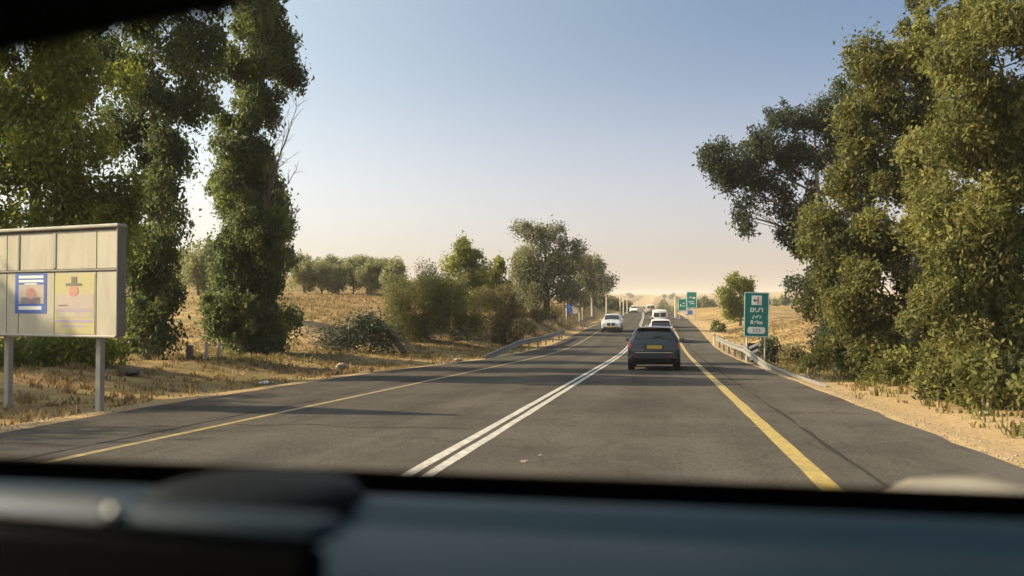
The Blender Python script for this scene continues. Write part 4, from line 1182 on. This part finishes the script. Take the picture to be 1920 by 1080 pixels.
    if q['rg']:
        i = q['rg'][1]; yy, zt, wt = st[i][0], st[i][3], st[i][5]
        mb = MB(); mb.box((0, yy - .07, zt + .005), (2 * wt * .94, .24, .035), bev=.014); sp = mb.build('roof_spoiler', paint, root, 40)
        mb = MB(); mb.box((0, yy - .185, zt - .002), (.26, .02, .02)); mb.build('brake_lamp', 'lamp_red', sp)
        mb = MB(); a_ = pt(q['rg'][0] + .3, 8); mb.tube([a_ + Vector((0, -.03, 0)), a_ + Vector((.30, -.025, .05))], .011, 6); mb.build('wiper', 'black_plastic', root)
        mb = MB(); mb.lathe((.52, L0 + .06, zu - .06), [(.035, -.10), (.035, .06)], 'y', 12); mb.build('exhaust', 'black_plastic', root)
    for s in (-1, 1):
        mb = MB(); zz = [(st[k][0], st[k][3], st[k][5]) for k in ((5, 6, 7) if style != 'van' else (3, 4, 5))]
        mb.tube([(s * wt_ * .93, yy, zt + (.035 if style != 'van' else .01)) for yy, zt, wt_ in zz], .018, 6); mb.build('roof_rail', 'black_plastic', root)
    # front end
    zf = st[-1][2]; m1 = len(st) - 1
    patch('headlamp', 'lamp_clear', m1 - 1.15, m1 - .25, 3.2, 4.75, .014); patch('headlamp', 'lamp_clear', m1 - 1.15, m1 - .25, 11.25, 12.8, .014)
    if twin_grille:
        for s in (-1, 1):
            mb = MB(); mb.prism([(s * .045, .64), (s * .36, .68), (s * .42, .80), (s * .38, .95), (s * .10, .97), (s * .045, .90)], L1 - .01, L1 + .03); gr = mb.build('grille', 'black_plastic', root)
            for k in range(6):
                mb = MB(); mb.box((s * (.10 + k * .052), L1 + .034, .81), (.012, .012, .22)); mb.build('grille_bar', 'chrome', gr)
        mb = MB(); mb.box((0, L1 + .02, .80), (.06, .05, .33), bev=.01); mb.build('grille_divider', paint, root)
    else:
        mb = MB(); mb.box((0, L1 + .005, zf - .09), (.86, .04, .13), bev=.015); mb.build('grille', 'black_plastic', root)
    mb = MB(); mb.box((0, L1 + .03, st[-1][1] + .12), (.52, .02, .12), bev=.004); mb.build('number_plate', 'plate_yellow', root)
    mb = MB(); mb.box((0, L1 - .03, st[-1][1] + .02), (2 * w * .84, .16, .20), bev=.05); mb.build('front_bumper', 'black_plastic', root, 40)
    mb = MB(); mb.box((0, (L0 + L1) / 2, st[5][1] + .02), (2 * w * .8, (L1 - L0) * .86, .12)); mb.build('underbody', 'cabin_dark', root)
    return root
lane = lambda y, o=0: float(road_c(y)) + o
vehicle('dark_car', 'dark grey-green car with a yellow number plate driving ahead in the shade', 'crossover', 'paint_dark', lane(31.6, -.26), 31.8)
vehicle('white_car', 'white car right in front of the dark car', 'suv', 'paint_white', lane(68, -.05), 68.4)
vehicle('white_van', 'tall white van in the queue ahead of the white car', 'van', 'paint_white', lane(98, .0), 98, cat='van')
vehicle('cream_van', 'cream van at the crest ahead of the white van', 'van', 'paint_cream', lane(170, -.9), 170, cat='van')
vehicle('silver_car', 'silver off-road car with a twin dark grille coming towards us', 'suv', 'paint_silver', lane(86, -4.75), 86, True, twin_grille=True)
vehicle('white_car', 'small white car coming over the crest in the left lane', 'hatchback', 'paint_white', lane(188, -4.3), 188, True)

# ------------------------------------------------------------------ the car we sit in
CX = -.35
own = thing('passenger_car', 'car we sit in, with blue-grey dashboard top and black windscreen edge', 'car', (CX, 0, float(road_z(0))))
def O(x, y, z): return (x - CX, y, z - float(road_z(0)))
def sheet(nm, m, xs, prof, f=None, thick=.02, parent=own, smooth=50):
    """prof: list of (y, z) running away from the camera; f(x, y) adds height"""
    mb = MB(); vs = []; n = len(prof)
    for x in xs:
        for y, z in prof: vs.append(O(x, y, z + (f(x, y) if f else 0)))
    m_ = len(vs)
    vs += [(a, b, c - thick) for a, b, c in vs]
    N_ = len(xs); fs = []
    for i in range(N_ - 1):
        for k in range(n - 1):
            q_ = (i * n + k, (i + 1) * n + k, (i + 1) * n + k + 1, i * n + k + 1)
            fs += [q_, tuple(m_ + j for j in reversed(q_))]
    rim = [k for k in range(n)] + [i * n + n - 1 for i in range(1, N_)] + [(N_ - 1) * n + k for k in range(n - 2, -1, -1)] + [i * n for i in range(N_ - 2, 0, -1)]
    fs += [(rim[j], rim[(j + 1) % len(rim)], m_ + rim[(j + 1) % len(rim)], m_ + rim[j]) for j in range(len(rim))]
    return mb.add(vs, fs).build(nm, m, parent, smooth)
xs = list(np.linspace(-1.08, .38, 30))
sheet('dashboard', 'dash_skin', xs, [(.30, .80), (.32, 1.08), (.36, 1.150), (.42, 1.176), (.50, 1.188), (.58, 1.192), (.66, 1.190), (.695, 1.183), (.71, 1.183), (.735, 1.191), (.772, 1.193), (.792, 1.187), (.798, 1.175)])
sheet('windscreen_trough', 'dash_black', xs, [(.77, 1.165), (.86, 1.150), (.93, 1.140), (1.02, 1.125)])
GL = lambda y: 1.155 + (.98 - y) * .536        # the slope of the windscreen
ws_ = sheet('windscreen', 'windscreen_glass', [-1.06, .36], [(.12, GL(.12)), (.98, GL(.98))], thick=.005)
sheet('black_border', 'frit_black', xs, [(.902, GL(.902) - .006), (.94, GL(.94) - .006), (1.0, GL(1.0) - .006)], thick=.003, parent=ws_)
def bon(x, y):
    u_ = (x - CX)
    return -.03 * abs(u_ / .9) ** 3 + .102 * math.exp(-((abs(u_) - .86) / .14) ** 2) * (1 if u_ > 0 else 0)
sheet('bonnet', 'bonnet_paint', list(np.linspace(-1.30, .60, 44)), [(1.0, 1.045), (1.15, 1.05), (1.3, 1.042), (1.5, 1.02), (1.75, .97), (2.0, .89), (2.15, .80), (2.25, .62)], bon, thick=.03)
# centre display; one rim, painted silver where sunlit and dark where not
dr = Matrix.Rotation(R(-6), 3, 'Z')
mb = MB(); mb.box((0, 0, 0), (.70, .03, .30), bev=.006); disp = mb.build('centre_display', 'display_glass', own, 40, loc=O(-.556, .512, 1.074), rot=(R(-6), 0, R(-5)))
mb = MB(); mb.box((-.075, .012, .158), (.555, .045, .014), bev=.006); mb.build('painted_lit_rim', 'satin_silver', disp, 40)
mb = MB(); mb.box((.279, .012, .158), (.148, .045, .014), bev=.006); mb.build('painted_dim_rim', 'dash_skin', disp, 40)
mb = MB(); mb.lathe((.208, -.010, .163), [(.0015, -.005), (.004, -.003), (.005, 0), (.004, .003), (.0015, .005)], n=14); mb.build('rim_button', 'satin_silver', disp, 50)
mb = MB(); mb.lathe((0, 0, 0), [(.100, -.02), (.100, .002), (.092, .010), (.070, .016), (.035, .019), (.005, .020)], n=40); mb.build('speaker_dome', 'dash_black', own, 50, loc=O(-.372, .745, 1.192))
# rear-view mirror
mb = MB(); mb.box((0, 0, 0), (.215, .045, .066), bev=.018); mir = mb.build('rear_view_mirror', 'dash_black', own, 50, loc=O(*at(0, -50, .36)), rot=(R(8), R(-14), R(18)))
mb = MB(); mb.box((0, -.0245, 0), (.195, .004, .05)); mb.build('mirror_glass', 'display_glass', mir)
mb = MB(); mb.tube([(0, .02, .03), (.0, .07, .10)], .013, 8); mb.build('mirror_stalk', 'dash_black', mir)
# the shell around us
sheet('roof_panel', 'bonnet_paint', list(np.linspace(-1.02, .32, 9)), [(-2.0, 1.46), (-1.5, 1.56), (-.6, 1.62), (.05, 1.625), (.125, 1.612)], thick=.05)
for s in (-1, 1):
    mb = MB(); mb.tube([O(CX + s * .78, 1.04, 1.12), O(CX + s * .74, .55, 1.40), O(CX + s * .68, .08, 1.60)], .045, 8); mb.build('windscreen_pillar', 'dash_black', own, 50)
    mb = MB(); mb.tube([O(CX + s * .82, -.75, 1.05), O(CX + s * .69, -.80, 1.60)], .06, 8); mb.build('door_pillar', 'dash_black', own, 50)
    mb = MB(); mb.box(O(CX + s * .92, -.45, .72), (.09, 2.9, .76), bev=.03); mb.build('door', 'bonnet_paint', own, 40)
    mb = MB(); mb.box(O(CX + s * .90, 1.55, .58), (.08, 1.0, .50), bev=.03); mb.build('front_wing', 'bonnet_paint', own, 40)
    for yy in (1.45, -1.35):
        mb = MB(); mb.lathe(O(CX + s * .80, yy, .33 + float(road_z(yy))), [(.2, -.11), (.31, -.11), (.33, -.07), (.33, .07), (.31, .11), (.2, .11)], 'x', 24); mb.build('wheel', 'tyre', own, 40)
mb = MB(); mb.box(O(CX, -2.0, .75), (1.66, .10, .8), bev=.03); mb.build('tailgate', 'bonnet_paint', own, 40)
mb = MB(); mb.box(O(CX, -.2, .34), (1.6, 3.4, .06)); mb.build('floor_pan', 'cabin_dark', own)

# ------------------------------------------------------------------ dusty air
hz = bpy.data.materials.new('dusty_air'); hz.use_nodes = True
N = hz.node_tree.nodes; N.remove(N['Principled BSDF'])
pv = N.new('ShaderNodeVolumePrincipled')
pv.inputs['Color'].default_value = (.93, .895, .85, 1); pv.inputs['Density'].default_value = .00028; pv.inputs['Anisotropy'].default_value = .0
hz.node_tree.links.new(pv.outputs[0], N['Material Output'].inputs['Volume'])
MATS['dusty_air'] = hz
mb = MB(); zlo, zhi = float(Z.min()) - 1.5, max(float(Z.max()), 24.0) + 6
mb.box((0, 0, (zlo + zhi) / 2), (7300, 7300, zhi - zlo))
tag(mb.build('haze', 'dusty_air'), 'pale dusty haze over the fields and hills', 'haze', kind='stuff')
